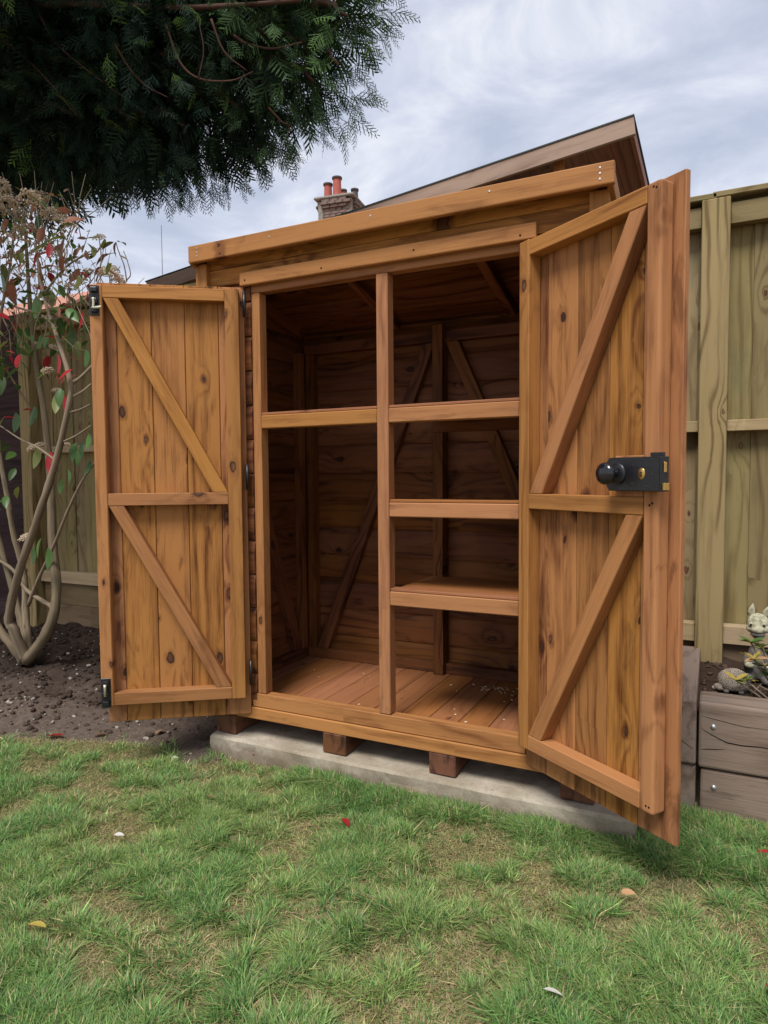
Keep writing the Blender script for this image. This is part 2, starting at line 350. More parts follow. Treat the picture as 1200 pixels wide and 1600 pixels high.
def concrete_mat():
    g = G('concrete'); pos = g.n('ShaderNodeNewGeometry').outputs['Position']
    a = g.noise(pos, 6, 6, 0.6); b = g.noise(pos, 90, 4, 0.7)
    sep = g.n('ShaderNodeSeparateXYZ'); g.put(sep.inputs[0], g.n('ShaderNodeNewGeometry').outputs['Normal'])
    col = g.mix(g.rng(a, 0.35, 0.68, 0, 1), c4((0.29, 0.240, 0.172)), c4((0.48, 0.42, 0.33)))
    col = g.mix(g.rng(b, 0.5, 0.75, 0, 0.5), col, c4((0.15, 0.125, 0.095)))
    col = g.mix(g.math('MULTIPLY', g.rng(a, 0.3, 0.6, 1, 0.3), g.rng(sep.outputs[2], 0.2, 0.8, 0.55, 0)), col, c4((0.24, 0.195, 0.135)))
    sz = g.n('ShaderNodeSeparateXYZ'); g.put(sz.inputs[0], pos)
    md_ = g.noise(pos, 14, 6, 0.7)
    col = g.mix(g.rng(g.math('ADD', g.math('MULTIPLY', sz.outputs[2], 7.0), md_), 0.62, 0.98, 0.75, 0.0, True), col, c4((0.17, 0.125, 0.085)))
    col = g.mix(g.rng(g.noise(pos, 23, 5, 0.7), 0.6, 0.72, 0, 0.55), col, c4((0.16, 0.135, 0.105)))
    g.principled(col, 0.9, 0.2, g.math('ADD', a, g.math('MULTIPLY', b, 0.4)), 0.6, 0.006); return g.m
M_CONC = concrete_mat()
M_PEBBLE = plain('pebble', (0.30, 0.26, 0.22), 0.85, 0.2, 0, 40, 0.4, 0.3)
M_TILE = plain('clay_tile', (0.42, 0.20, 0.14), 0.85, 0.2, 0, 6, 0.25, 0.2)
M_POT = plain('clay_pot', (0.40, 0.105, 0.075), 0.7, 0.3, 0, 8, 0.2, 0.1)
M_POTRIM = plain('sooty_rim', (0.10, 0.085, 0.09), 0.8, 0.2, 0, 8, 0.3, 0.1)
M_RENDER = plain('wall_render', (0.55, 0.50, 0.42), 0.9, 0.2, 0, 5, 0.12, 0.1)
M_BRICK = plain('brick_clay', (0.15, 0.108, 0.092), 0.9, 0.2, 0, 5, 0.6, 0.3)
M_MORTAR = plain('mortar', (0.26, 0.24, 0.21), 0.95, 0.1, 0, 30, 0.3, 0.3)

# ------------------------------------------------------------------ ground
def noise2(x, y, seed=0):
    """cheap smooth value noise, vectorised"""
    x = np.asarray(x, float); y = np.asarray(y, float)
    xi = np.floor(x).astype(int); yi = np.floor(y).astype(int); xf = x-xi; yf = y-yi
    xf = xf*xf*(3-2*xf); yf = yf*yf*(3-2*yf)
    def h(a, b):
        n = (a*374761393+b*668265263+seed*982451653) & 0x7fffffff
        n = ((n ^ (n >> 13))*1274126177) & 0x7fffffff
        return ((n ^ (n >> 16)) & 0xffff)/65535.0
    return (h(xi, yi)*(1-xf)+h(xi+1, yi)*xf)*(1-yf)+(h(xi, yi+1)*(1-xf)+h(xi+1, yi+1)*xf)*yf
def fbm(x, y, seed=0, o=4):
    s = 0; a = 0.5
    for k in range(o): s = s+a*noise2(np.asarray(x)*2**k, np.asarray(y)*2**k, seed+k); a *= 0.5
    return s
def edge_y(x):
    """front edge of the bare soil (Y) as a function of X"""
    x = np.asarray(x, float)
    return np.interp(x, [-8, -2.75, -2.45, -2.15, -1.95, -1.72, -1.5, -1.3], [-0.36, -0.36, -0.22, -0.10, -0.06, -0.16, 0.05, 0.3])+0.08*(fbm(x*4, x*0, 5)-0.5)
def soil_h(x, y):
    x = np.asarray(x, float); y = np.asarray(y, float)
    d = y-edge_y(x)
    base = np.interp(d, [-0.12, 0.0, 0.35, 0.8, 1.3, 3], [-0.02, 0.006, 0.03, 0.075, 0.11, 0.12])
    base = np.where(x > -1.95, np.minimum(base, 0.035), base)
    rough = (fbm(x*6, y*6, 11, 4)-0.5)*np.interp(d, [0, 0.3, 0.7], [0.015, 0.05, 0.11])*np.where(x > -1.9, 0.4, 1.0)
    return base+rough
lm = bpy.data.meshes.new('lawn'); Rr = 400
lm.from_pydata([(-Rr, -Rr, 0), (Rr, -Rr, 0), (Rr, Rr, 0), (-Rr, Rr, 0)], [], [(0, 1, 2, 3)])
lawn = link('lawn', lm, M_LAWN); tag(lawn, 'patchy green lawn with dry straw-coloured bald spots', kind='structure')
nx, ny = 230, 110
gx, gy = np.meshgrid(np.linspace(-6.2, -1.35, nx), np.linspace(-0.75, 1.6, ny))
gz = soil_h(gx, gy)+(fbm(gx*22, gy*22, 31, 3)-0.45)*0.022*(gy > edge_y(gx)+0.12)
V = np.stack([gx, gy, gz], -1).reshape(-1, 3)
ii = np.arange(nx*ny).reshape(ny, nx)
F = np.stack([ii[:-1, :-1], ii[:-1, 1:], ii[1:, 1:], ii[1:, :-1]], -1).reshape(-1, 4)
soil = link('soil', np_mesh('soil', V, F, M_SOIL, nper=4, smooth=True), None)
tag(soil, 'bare brown earth around the shrub, darker and dug over by the fence', kind='structure')
# pebbles and crumbs of earth on the soil
def scatter_stones(name, pts, smin, smax, mat, label, parent=None):
    ico = bmesh.new(); bmesh.ops.create_icosphere(ico, subdivisions=1, radius=1)
    bv = np.array([v.co for v in ico.verts]); ico.verts.index_update(); bf = np.array([[v.index for v in f.verts] for f in ico.faces]); ico.free()
    VV = []; FF = []
    for i, q in enumerate(pts):
        s = smin*(smax/smin)**(rng.random()**2.2); a = rng.random()*6.28
        v = bv*(1+rng.normal(0, 0.16, (len(bv), 1)))*s*np.array([1, rng.uniform(0.6, 1), rng.uniform(0.45, 0.8)])
        v = np.stack([v[:, 0]*math.cos(a)-v[:, 1]*math.sin(a), v[:, 0]*math.sin(a)+v[:, 1]*math.cos(a), v[:, 2]], 1)
        VV.append(v+np.array(q)); FF.append(bf+i*len(bv))
    o = link(name, np_mesh(name, np.concatenate(VV), np.concatenate(FF), mat), None, parent)
    return tag(o, label, None if parent else None, kind='stuff')
def soil_pts(n, dmin=0.02, xr=(-4.2, -1.75)):
    x = rng.uniform(xr[0], xr[1], n); y = edge_y(x)+dmin+rng.random(n)*1.2
    k = y < 0.95; x = x[k]; y = y[k]; return np.stack([x, y, soil_h(x, y)], 1)
pp = soil_pts(520); scatter_stones('pebbles', pp+[0, 0, 0.002], 0.003, 0.015, M_PEBBLE, 'small pale pebbles scattered on the bare soil')
pp = soil_pts(2600, 0.3); M_CLOD = soil_mat('clod', (0.13, 0.092, 0.07), (0.05, 0.034, 0.026))
scatter_stones('earth_clods', np.concatenate([pp, soil_pts(1500, 0.03)])+[0, 0, 0.002], 0.003, 0.022, M_CLOD, 'crumbs and clods of dark dug earth')

# concrete slab under the shed
bm = bmesh.new()
X0, X1, Y0, Y1 = -1.705, -0.19, -0.033, 0.92; sx, sy = 60, 34
grid = [[bm.verts.new((X0+(X1-X0)*i/sx, Y0+(Y1-Y0)*j/sy, ZC-0.977+float((fbm(i*0.4, j*0.4, 3)-0.5)*0.006))) for i in range(sx+1)] for j in range(sy+1)]
for j in range(sy):
    for i in range(sx): bm.faces.new((grid[j][i], grid[j][i+1], grid[j+1][i+1], grid[j+1][i]))
per = [grid[0][i] for i in range(sx+1)]+[grid[j][sx] for j in range(1, sy+1)]+[grid[sy][i] for i in range(sx-1, -1, -1)]+[grid[j][0] for j in range(sy-1, 0, -1)]
prev = per
for lev in (0.010, 0.04, 0.075, 0.16):
    cur = []
    for v in per:
        wv = float(fbm(v.co.x*9+v.co.y*7, lev*30, 9)-0.5)*(0.016 if lev > 0.005 else 0)
        dx = -1 if abs(v.co.x-X0) < 1e-4 else (1 if abs(v.co.x-X1) < 1e-4 else 0); dy = -1 if abs(v.co.y-Y0) < 1e-4 else (1 if abs(v.co.y-Y1) < 1e-4 else 0)
        o_ = 0.006+wv
        cur.append(bm.verts.new((v.co.x+dx*o_, v.co.y+dy*o_, ZC-0.977-lev)))
    n = len(per)
    for k in range(n): bm.faces.new((prev[k], cur[k], cur[(k+1) % n], prev[(k+1) % n]))
    prev = cur
bmesh.ops.recalc_face_normals(bm, faces=bm.faces)
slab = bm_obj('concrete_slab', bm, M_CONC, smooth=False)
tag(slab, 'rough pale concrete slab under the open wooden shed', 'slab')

# ------------------------------------------------------------------ the open shed
shed = thing('tool_shed', (-1.01, 0.35, ZC-0.977), 'brown stained wooden tool shed with both doors open and shelves inside', 'shed')
SX0, SX1, SYB = -1.745, -0.275, 0.70            # outer wall faces
def roof_top(y): return 0.846-0.25*(y+0.045)    # top of the roof deck, camera-relative
# bearers under the floor
for i, (a, b) in enumerate(((-1.70, -1.61), (-1.227, -1.134), (-0.823, -0.731), (-0.40, -0.30))):
    box('bearer', a, b, -0.012+0.004*i, 0.70, -0.974, -0.903, M_BLOCK, shed, 'y', 0.003)
# floor: joist frame with boards
floor = box('floor', SX0, SX1, -0.006, 0.04, -0.9025, -0.8585, M_FRAME, shed, 'x', 0.0025)
box('joist', SX0, SX1, 0.64, 0.69, -0.9025, -0.8585, M_FRAME, floor, 'x')
fx = -1.73; wds = 0.2135/2
nb = 0
while fx < -0.30:
    b = min(fx+0.1068, -0.29)
    box('floor_board', fx+0.0012, b-0.0012, 0.043, 0.70, -0.8575, -0.8395, M_FLOOR, floor, 'y', 0.002); fx += 0.1068
# sill (lower frame rail)
box('sill', -1.535, -0.505, 0.0, 0.042, -0.8565, -0.806, M_FRAME, shed, 'x', 0.002)
# door opening frame: studs, header, trim
for a, b in ((-1.512, -1.477), (-0.5255, -0.4905)):
    box('stud', a, b, 0.003, 0.045, -0.8045, 0.6625, M_FRAME, shed, 'z', 0.002)
box('header', -1.55, -0.49, 0.006, 0.048, 0.664, 0.708, M_FRAME, shed, 'x', 0.002)
box('post', -1.006, -0.964, 0.0, 0.047, -0.8045, 0.6625, M_FRAME, shed, 'z', 0.003)
hd = box('header_trim', -1.545, -0.473, -0.022, -0.0015, 0.687, 0.734, M_FRAME, shed, 'x', 0.004, seg=2)
for xx in (-1.52, -1.2, -0.86, -0.52):
    bm_obj('nail_hole', lathe([(0, 0.0008), (0.003, 0.0008), (0.003, 0.0)], 8), M_HOLE, hd, frame((xx, -0.0225, ZC+0.708+random.uniform(-.008, .008)), (1, 0, 0), (0, 0, 1)) )
box('wall_board', SX0+0.03, SX1-0.03, 0.0, 0.018, 0.705, 0.765, M_DOOR, shed, 'x')
box('wall_board', SX0+0.03, SX1-0.03, 0.0025, 0.019, 0.767, 0.835, M_DOOR, shed, 'x')
for a, b in ((SX0-0.004, -1.698), (-0.325, SX1+0.004)):
    box('corner_post', a, b, -0.019, 0.026, -0.857, 0.79, M_FRAME, shed, 'z', 0.002)
# front wall cladding either side of the doorway
fw = box('wall', -1.692, -1.66, 0.021, 0.06, -0.856, 0.70, M_INSIDE_SHADED, shed, 'z'); tag(fw, 'horizontal cladding beside the doorway')
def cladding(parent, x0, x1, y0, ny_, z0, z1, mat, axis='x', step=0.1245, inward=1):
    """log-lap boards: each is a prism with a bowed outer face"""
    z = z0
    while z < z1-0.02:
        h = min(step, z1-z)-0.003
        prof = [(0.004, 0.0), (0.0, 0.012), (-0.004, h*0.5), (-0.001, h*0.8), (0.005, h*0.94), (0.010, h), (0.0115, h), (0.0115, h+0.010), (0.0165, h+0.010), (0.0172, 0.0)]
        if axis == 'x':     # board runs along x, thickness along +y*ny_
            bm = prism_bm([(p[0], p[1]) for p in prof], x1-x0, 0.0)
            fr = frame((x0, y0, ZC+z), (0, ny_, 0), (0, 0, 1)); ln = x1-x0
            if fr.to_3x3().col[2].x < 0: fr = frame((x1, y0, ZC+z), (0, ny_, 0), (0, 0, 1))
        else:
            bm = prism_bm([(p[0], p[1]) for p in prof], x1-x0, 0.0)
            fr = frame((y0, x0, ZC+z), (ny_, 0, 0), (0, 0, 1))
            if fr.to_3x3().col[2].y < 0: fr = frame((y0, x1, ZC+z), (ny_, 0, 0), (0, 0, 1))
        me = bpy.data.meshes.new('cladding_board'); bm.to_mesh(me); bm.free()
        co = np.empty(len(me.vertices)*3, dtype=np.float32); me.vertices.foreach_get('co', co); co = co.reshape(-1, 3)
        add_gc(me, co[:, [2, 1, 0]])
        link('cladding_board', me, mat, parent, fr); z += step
cladding(fw, -1.698, -1.5145, 0.001, 1, -0.855, 0.70, M_INSIDE_SHADED)
fw2 = box('wall', -0.36, -0.325, 0.021, 0.06, -0.856, 0.70, M_INSIDE_SHADED, shed, 'z'); tag(fw2, 'horizontal cladding on the hinge side of the door with the lock')
cladding(fw2, -0.526, -0.3255, 0.001, 1, -0.855, 0.70, M_INSIDE_SHADED)
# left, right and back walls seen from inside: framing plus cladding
bwall = box('wall', -1.69, -0.32, 0.628, 0.668, -0.838, -0.795, M_INSIDE_SHADED, shed, 'x'); tag(bwall, 'inside of the back wall with inverted V bracing')
cladding(bwall, SX0+0.006, SX1-0.006, 0.671, 1, -0.855, 0.66, M_INSIDE_SHADED)
box('rail', -1.69, -0.32, 0.628, 0.668, 0.555, 0.60, M_INSIDE_SHADED, bwall, 'x')
box('stud', -1.685, -1.645, 0.626, 0.668, -0.794, 0.554, M_INSIDE_SHADED, bwall, 'z')
box('stud', -1.050, -1.006, 0.600, 0.668, -0.838, 0.62, M_INSIDE_SHADED, bwall, 'z')
box('stud', -0.36, -0.32, 0.626, 0.668, -0.794, 0.554, M_INSIDE_SHADED, bwall, 'z')
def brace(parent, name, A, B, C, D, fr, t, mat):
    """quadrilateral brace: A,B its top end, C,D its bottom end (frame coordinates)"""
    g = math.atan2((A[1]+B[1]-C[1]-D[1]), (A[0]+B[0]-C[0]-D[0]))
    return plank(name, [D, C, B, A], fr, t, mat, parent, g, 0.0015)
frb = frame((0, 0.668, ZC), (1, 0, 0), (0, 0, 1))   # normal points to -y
brace(bwall, 'brace', (-1.105, 0.553), (-1.053, 0.553), (-1.588, -0.793), (-1.642, -0.793), frb, 0.036, M_INSIDE_SHADED)
brace(bwall, 'brace', (-1.003, 0.553), (-0.948, 0.553), (-0.365, -0.793), (-0.42, -0.793), frb, 0.036, M_INSIDE_SHADED)
lwall = box('wall', -1.725, -1.69, 0.05, 0.626, -0.838, -0.795, M_INSIDE_SHADED, shed, 'y'); tag(lwall, 'inside of the side wall by the door with bolts')
cladding(lwall, 0.022, 0.69, SX0+0.017, -1, -0.855, 0.72, M_INSIDE_SHADED, 'y')
box('stud', -1.725, -1.688, 0.585, 0.624, -0.794, 0.56, M_INSIDE_SHADED, lwall, 'z')
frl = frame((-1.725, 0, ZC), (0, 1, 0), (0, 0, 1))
brace(lwall, 'brace', (0.07, 0.45), (0.122, 0.45), (0.584, -0.793), (0.53, -0.793), frl, 0.034, M_INSIDE_SHADED)
rwall = box('wall', -0.33, -0.295, 0.05, 0.626, -0.838, -0.795, M_INSIDE_SHADED, shed, 'y'); tag(rwall, 'inside of the side wall by the door with the lock')
cladding(rwall, 0.022, 0.69, SX1-0.017, 1, -0.855, 0.72, M_INSIDE_SHADED, 'y')
box('stud', -0.33, -0.295, 0.585, 0.624, -0.794, 0.56, M_INSIDE_SHADED, rwall, 'z')
# roof
RS = -0.25
def roof_frame(x0, y, off): return frame((x0, y, ZC+roof_top(y)+off), (1, 0, 0), (0, 1, RS))
roof = plank('roof', rect(0, SX1-SX0+0.02, 0, 0.80/1.0), roof_frame(SX0-0.01, -0.043, -0.004), 0.006, M_FELT, shed, 0, 0)
for k in range(7):
    y0 = -0.04+k*0.113
    plank('roof_board', rect(0, SX1-SX0, 0.001, 0.113), roof_frame(SX0, y0, -0.0195), 0.0145, M_INSIDE_SHADED, roof, 0, 0.0015)
for x0 in (-1.715, -1.235, -0.735, -0.335):
    frr = frame((x0+0.035, 0.05, ZC+roof_top(0.05)-0.0625), (0, 1, RS), (-1, 0, 0))
    plank('rafter', rect(0, 0.58, 0, 0.035), frr, 0.042, M_INSIDE_SHADED, roof, 0, 0.0015)
fas = box('fascia', -1.742, -0.252, -0.065, -0.044, 0.784, 0.845, M_FRAME, roof, 'x', 0.004, seg=2)
for xx, zz in ((-1.70, 0.818), (-1.70, 0.832), (-1.70, 0.804), (-1.38, 0.822), (-0.99, 0.824), (-0.60, 0.826), (-0.29, 0.83), (-0.29, 0.815), (-0.29, 0.8)):
    bm_obj('screw', lathe([(0, 0.0016), (0.0028, 0.0012), (0.0034, 0.0)], 10), M_STEEL, roof, frame((xx, -0.0652, ZC+zz), (1, 0, 0), (0, 0, 1)))
for xs in (SX0-0.012, -0.2755):
    plank('barge_board', rect(0, 0.80, 0, 0.058), frame((xs, -0.0435, ZC+roof_top(-0.0435)-0.058), (0, 1, RS), (0, 0, 1)), 0.018, M_FRAME, roof, 0, 0.002)
# shelves
def shelf(x0, x1, ztop, depth):
    s = box('shelf', x0, x1, 0.046, 0.046+depth/3-0.002, ztop-0.012, ztop+0.002, M_FLOOR, shed, 'x', 0.0015)
    for k in (1, 2): box('shelf_board', x0, x1, 0.046+depth/3*k, 0.046+depth/3*(k+1)-0.002, ztop-0.012, ztop+0.002-0.0008*k, M_FLOOR, s, 'x', 0.0015)
    box('shelf_board', x0+0.001, x1-0.001, 0.004, 0.045, ztop+0.0005, ztop+0.0095, M_FLOOR, s, 'x', 0.0015)
    box('shelf_lip', x0, x1, 0.001, 0.043, ztop-0.048, ztop-0.0005, M_FRAME, s, 'x', 0.003)
    return s
tag(shelf(-1.4765, -1.0065, 0.2235, 0.36), 'upper shelf in the tall compartment')
tag(shelf(-0.9635, -0.527, 0.2235, 0.36), 'upper shelf beside the centre post')
tag(shelf(-0.9635, -0.527, -0.087, 0.33), 'middle shelf')
tag(shelf(-0.9635, -0.527, -0.384, 0.33), 'lower shelf with its boards showing')
for zz in (0.21, -0.1, -0.397):   # shelf battens on the back of the compartment
    box('batten', -0.9635, -0.527, 0.40, 0.425, zz-0.045, zz, M_INSIDE_SHADED, shed, 'x')

sv = []; sf = []
for k in range(90):
    a = random.uniform(0, 6.28); cx = random.gauss(-0.74, 0.05) if k < 60 else random.uniform(-1.6, -0.6); cy = random.gauss(0.52, 0.02) if k < 60 else random.uniform(0.1, 0.6); l = random.uniform(.003, .008)
    p_ = Vector((cx, cy, ZC-0.8385)); d_ = Vector((math.cos(a), math.sin(a), 0)); e_ = Vector((-d_.y, d_.x, 0))
    i0 = len(sv); sv += [p_-d_*l, p_+e_*l*.45+Vector((0, 0, .003)), p_+d_*l+Vector((0, 0, .001)), p_-e_*l*.45]; sf.append((i0, i0+1, i0+2, i0+3))
tag(link('wood_shavings', np_mesh('wood_shavings', np.array(sv), np.array(sf), plain('shaving', (.6, .45, .28), .8, .2), nper=4), None, shed, Matrix.Identity(4)), kind='stuff')

# doors: frame coordinates u (from the hinge stile outwards), z relative to camera; w from the stile face back
def door(P0, dr, boards, ustile, label):
    dr = Vector((dr[0], dr[1], 0)).normalized()
    n = Vector((-dr.y, dr.x, 0)) if dr.x < 0 else Vector((dr.y, -dr.x, 0))    # inner face normal
    T = 0.045
    K = 0.972      # the doors hang 56 mm proud of the wall plane the measurements were taken on
    o = Vector((P0[0]*K, -2+(P0[1]+2)*K, ZC))
    fr0 = frame(o-n*T, dr, (0, 0, 1))
    flip = fr0.to_3x3().col[2].dot(n) < 0
    def P(name, poly, w0, w1, mat, parent, grain, bev=0.002, seg=1, sel=None, smooth=False):
        """w = 0 at board face (back of the frame), T at the stile face"""
        poly = [(a*K, b*K) for a, b in poly]
        if not flip: f = frame(o+n*(w0-T), dr, (0, 0, 1))
        else:
            f = frame(o+n*(w0-T), -dr, (0, 0, 1)); poly = [(-a, b) for a, b in poly][::-1]; grain = math.pi-grain
        return plank(name, poly, f, w1-w0, mat, parent, grain, bev, seg, sel, smooth)
    h0, h1, f0, f1 = ustile
    # the door object is its pair of stiles
    vert = math.pi/2
    st = P('door', rect(h0, h1, -0.831, 0.686), 0.0006, T, M_FRAME, shed, vert, 0.002)
    tag(st, label)
    P('stile', rect(f0, f1, -0.833, 0.685), 0.0006, T, M_FRAME, st, vert, 0.007 if dr.x > 0 else 0.003, 3 if dr.x > 0 else 1)
    a, b = h1+0.0006, f0-0.0006
    for z0, z1 in ((0.640, 0.6835), (-0.1, -0.0555), (-0.831, -0.786)): P('rail', rect(a, b, z0, z1), 0.0006, T-0.001, M_FRAME, st, 0, 0.002)
    for zt, zb in ((0.6395, -0.055), (-0.1005, -0.7855)):
        q = [(a+0.001, zb), (a+0.055, zb), (b-0.001, zt), (b-0.053, zt)]
        gr = math.atan2(zt-zb, (b-0.027)-(a+0.028))
        P('brace', q, 0.0006, T-0.002, M_FRAME, st, gr, 0.002)
    for i, (u0, u1) in enumerate(zip(boards[:-1], boards[1:])):
        P('board', rect(u0+0.0008, u1-0.0008, -0.907, 0.705+random.uniform(-0.002, 0.002)), -0.0165+0.0004*(i % 2), 0.0004*(i % 2), M_DOOR, st, vert, 0.0022)
    return st, P, n, dr, o, T
KD = 0.972
ld = door((-1.567, 0.0), (-0.818, -0.575), (-0.018, 0.077, 0.198, 0.317, 0.437, 0.502), (0.0, 0.050, 0.4735, 0.516), 'door with a black bolt at its top and foot')
rd = door((-0.528, 0.0), (0.818, -0.575), (-0.018, 0.074, 0.192, 0.308, 0.4145, 0.531), (0.0, 0.0425, 0.458, 0.500), 'door with a black rim lock and round knob')
# bolts on the left door's free stile
st, P, n, dr, o, T = ld
for z0, z1, top in ((0.575, 0.680, True), (-0.836, -0.728, False)):
    P('bolt_plate', rect(0.482, 0.5155, z0, z1), T+0.0006, T+0.0035, M_BLACK, st, 0, 0.0012)
    for zz in (z0+0.018, z0+0.05, z1-0.016):
        P('bolt_guide', rect(0.487, 0.5095, zz-0.009, zz+0.009), T+0.0036, T+0.0155, M_BLACK, st, 0, 0.003, 2)
    c = o+n*0.011+dr*0.498*KD; z0 *= KD; z1 *= KD
    if top:
        tubes_obj('bolt_rod', [(spline([c+n*0.006+Vector((0, 0, z1-0.045)), c+n*0.006+Vector((0, 0, z0+0.035)), c+n*0.007+Vector((0, 0, z0+0.024)), c+n*0.020-dr*0.012+Vector((0, 0, z0+0.021)), c+n*0.026-dr*0.030+Vector((0, 0, z0+0.022))], 5), [0.0042]*21)], M_BOLT, st, 10)
    else:
        tubes_obj('bolt_rod', [([c+n*0.008+Vector((0, 0, z1-0.018)), c+n*0.008+Vector((0, 0, z1-0.03)), c+n*0.008+Vector((0, 0, z0+0.045))], [0.0055, 0.0042, 0.0042])], M_BOLT, st, 10)
# hinges in the gap by the left door and on the right door
for (st2, P2, n2, dr2, o2, T2) in (ld, rd):
    for zz in (0.62, 0.0, -0.72):
        c = o2-dr2*0.016-n2*0.030+Vector((0, 0, zz)); s_ = 1 if dr2.x < 0 else -1
        tubes_obj('hinge', [([c+Vector((0.006*s_, -0.004, -0.045)), c+Vector((0.006*s_, -0.004, 0.045))], [0.006, 0.006])], M_BLACK, st2, 10)
# rim lock on the right door
st, P, n, dr, o, T = rd
P('lock_packer', rect(0.370, 0.4575, -0.055, 0.046), 0.0006, T-0.0015, M_FRAME, st, math.pi/2, 0.0015)
P('rim_lock', [(0.368, -0.030), (0.376, -0.041), (0.526, -0.041), (0.526, 0.041), (0.376, 0.041), (0.368, 0.032)], T, T+0.026, M_BLACK, st, 0, 0.002, 2)
P('lock_strike', rect(0.5263, 0.530, -0.041, 0.041), T-0.002, T+0.0255, M_BLACK, st, 0, 0.0008)
P('lock_strike', rect(0.485, 0.522, 0.0413, 0.051), T+0.0003, T+0.008, M_BLACK, st, 0, 0.0008)
P('lock_bolt', rect(0.5302, 0.537, -0.038, -0.021), T+0.004, T+0.021, M_BRASS, st, 0, 0.0008)
P('latch_bolt', rect(0.5302, 0.533, 0.004, 0.028), T+0.008, T+0.017, M_BRASS, st, 0, 0.0008)
fn = lambda u, z, w_: frame(o+dr*u*KD+n*(w_-T)+Vector((0, 0, z*KD)), Vector((0, 0, 1)).cross(n), (0, 0, 1))
def lathe_on(name, prof, u, z, w_, mat, nn=24, sx_=1.0):
    f = fn(u, z, w_)
    if f.to_3x3().col[2].dot(n) < 0: f = frame(f.translation, n.cross(Vector((0, 0, 1))), (0, 0, 1))
    bm = lathe(prof, nn)
    if f.to_3x3().col[2].dot(n) < 0: bmesh.ops.scale(bm, vec=(1, 1, -1), verts=bm.verts); bmesh.ops.reverse_faces(bm, faces=bm.faces)
    if sx_ != 1.0: bmesh.ops.scale(bm, vec=(sx_, 1, 1), verts=bm.verts)
    return bm_obj(name, bm, mat, st, f, True)
lathe_on('knob_rose', [(0, 0), (0.026, 0), (0.0262, 0.003), (0.024, 0.006), (0.014, 0.008), (0, 0.008)], 0.404, 0.002, T+0.026, M_BLACK)
lathe_on('door_knob', [(0.0095, 0), (0.0085, 0.010), (0.010, 0.019), (0.020, 0.023), (0.0262, 0.029), (0.027, 0.034), (0.0255, 0.040), (0.019, 0.0455), (0.010, 0.048), (0, 0.0487)], 0.404, 0.002, T+0.033, M_KNOB, 32)
lathe_on('keyhole_plate', [(0, 0.0012), (0.012, 0.0012), (0.0133, 0.0)], 0.476, 0.001, T+0.0262, M_BRASS, 28, 0.74)
P('keyhole', [(0.4745, -0.006), (0.4785, -0.006), (0.4775, 0.001), (0.479, 0.004), (0.4765, 0.0065), (0.474, 0.004), (0.4755, 0.001)], T+0.0275, T+0.0279, M_HOLE, st, 0, 0)
for u, z in ((0.447, 0.022), (0.447, -0.024), (0.503, -0.001), (0.494, -0.030)):
    lathe_on('lock_screw', [(0, 0.0008), (0.002, 0.0006), (0.0024, 0)], u, z, T+0.026, M_BLACK, 10)
for u, z in ((0.478, 0.672), (0.486, 0.668), (0.478, -0.075), (0.486, -0.07), (0.479, -0.815), (0.488, -0.815)):
    lathe_on('screw_head', [(0, 0.0004), (0.0022, 0.0004), (0.003, 0.0)], u, z, T, M_HOLE, 10)

# ------------------------------------------------------------------ fence behind
fence = thing('garden_fence', (-2.0, 1.0, 0.1), 'tall green-tinged featheredge board fence running behind the wooden sheds', 'fence')
for x0 in (-4.06, -2.06, -0.056, 1.944):
    box('post', x0, x0+0.098, 0.90, 0.999, -1.02, 1.045, M_POST, fence, 'z', 0.003)
bx = -3.99; k = 0
while bx < 3.0:
    wd = 0.098+random.uniform(-0.004, 0.004)
    # tapered featheredge board lapping the next one
    box('board', bx, bx+wd+0.014, 1.001+(0.007 if k % 2 else 0.0), 1.0075+(0.0075 if k % 2 else 0), -0.655, 1.05+random.uniform(-.004, .002), M_FENCE, fence, 'z', 0.001)
    bx += wd; k += 1
for a, b in ((-3.96, -2.062), (-1.96, -0.058), (0.0435, 1.942)):
    box('rail', a, b, 0.948, 1.0, 0.165, 0.208, M_RAIL, fence, 'x', 0.002)
    box('rail', a, b, 0.945, 1.0, 0.955, 1.035, M_FENCE, fence, 'x', 0.002)
    box('rail', a, b, 0.94, 1.0, -0.672, -0.60, M_RAIL, fence, 'x', 0.002)
    box('gravel_board', a, b, 0.966, 0.99, -0.815, -0.674, M_GRAVEL, fence, 'x', 0.002)
    box('gravel_board', a, b, 0.968, 0.992, -0.96, -0.817, M_GRAVEL, fence, 'x', 0.002)
for a, b in ((-4.07, -2.3), (-2.299, -0.005), (-0.02, 2.2)):
    box('capping', a, b, 0.925, 1.035, 1.053+(0.004 if a > -0.1 else 0), 1.075+(0.004 if a > -0.1 else 0), M_FENCE, fence, 'x', 0.003)
# dark horizontal lap panel to the left of the post
lap = thing('lap_fence_panel', (-5.1, 1.02, 0.1), 'dark purple-brown horizontal lap fence panel behind the shrub', 'fence')
z = -0.98; k = 0
while z < 1.0:
    fr = frame((-6.6, 1.0+0.006*(k % 2), ZC+z), (1, 0, 0), (0, -0.07, 1))
    plank('slat', rect(0, 2.535, 0, 0.152), fr, 0.009, M_LAP, lap, 0, 0.001); z += 0.137; k += 1
for a in (-6.62, -5.3): box('batten', a, a+0.04, 0.955, 0.985, -1.0, 1.05, M_LAP, lap, 'z')
box('post', -6.72, -6.621, 0.93, 1.03, -1.02, 1.1, M_POST, lap, 'z')

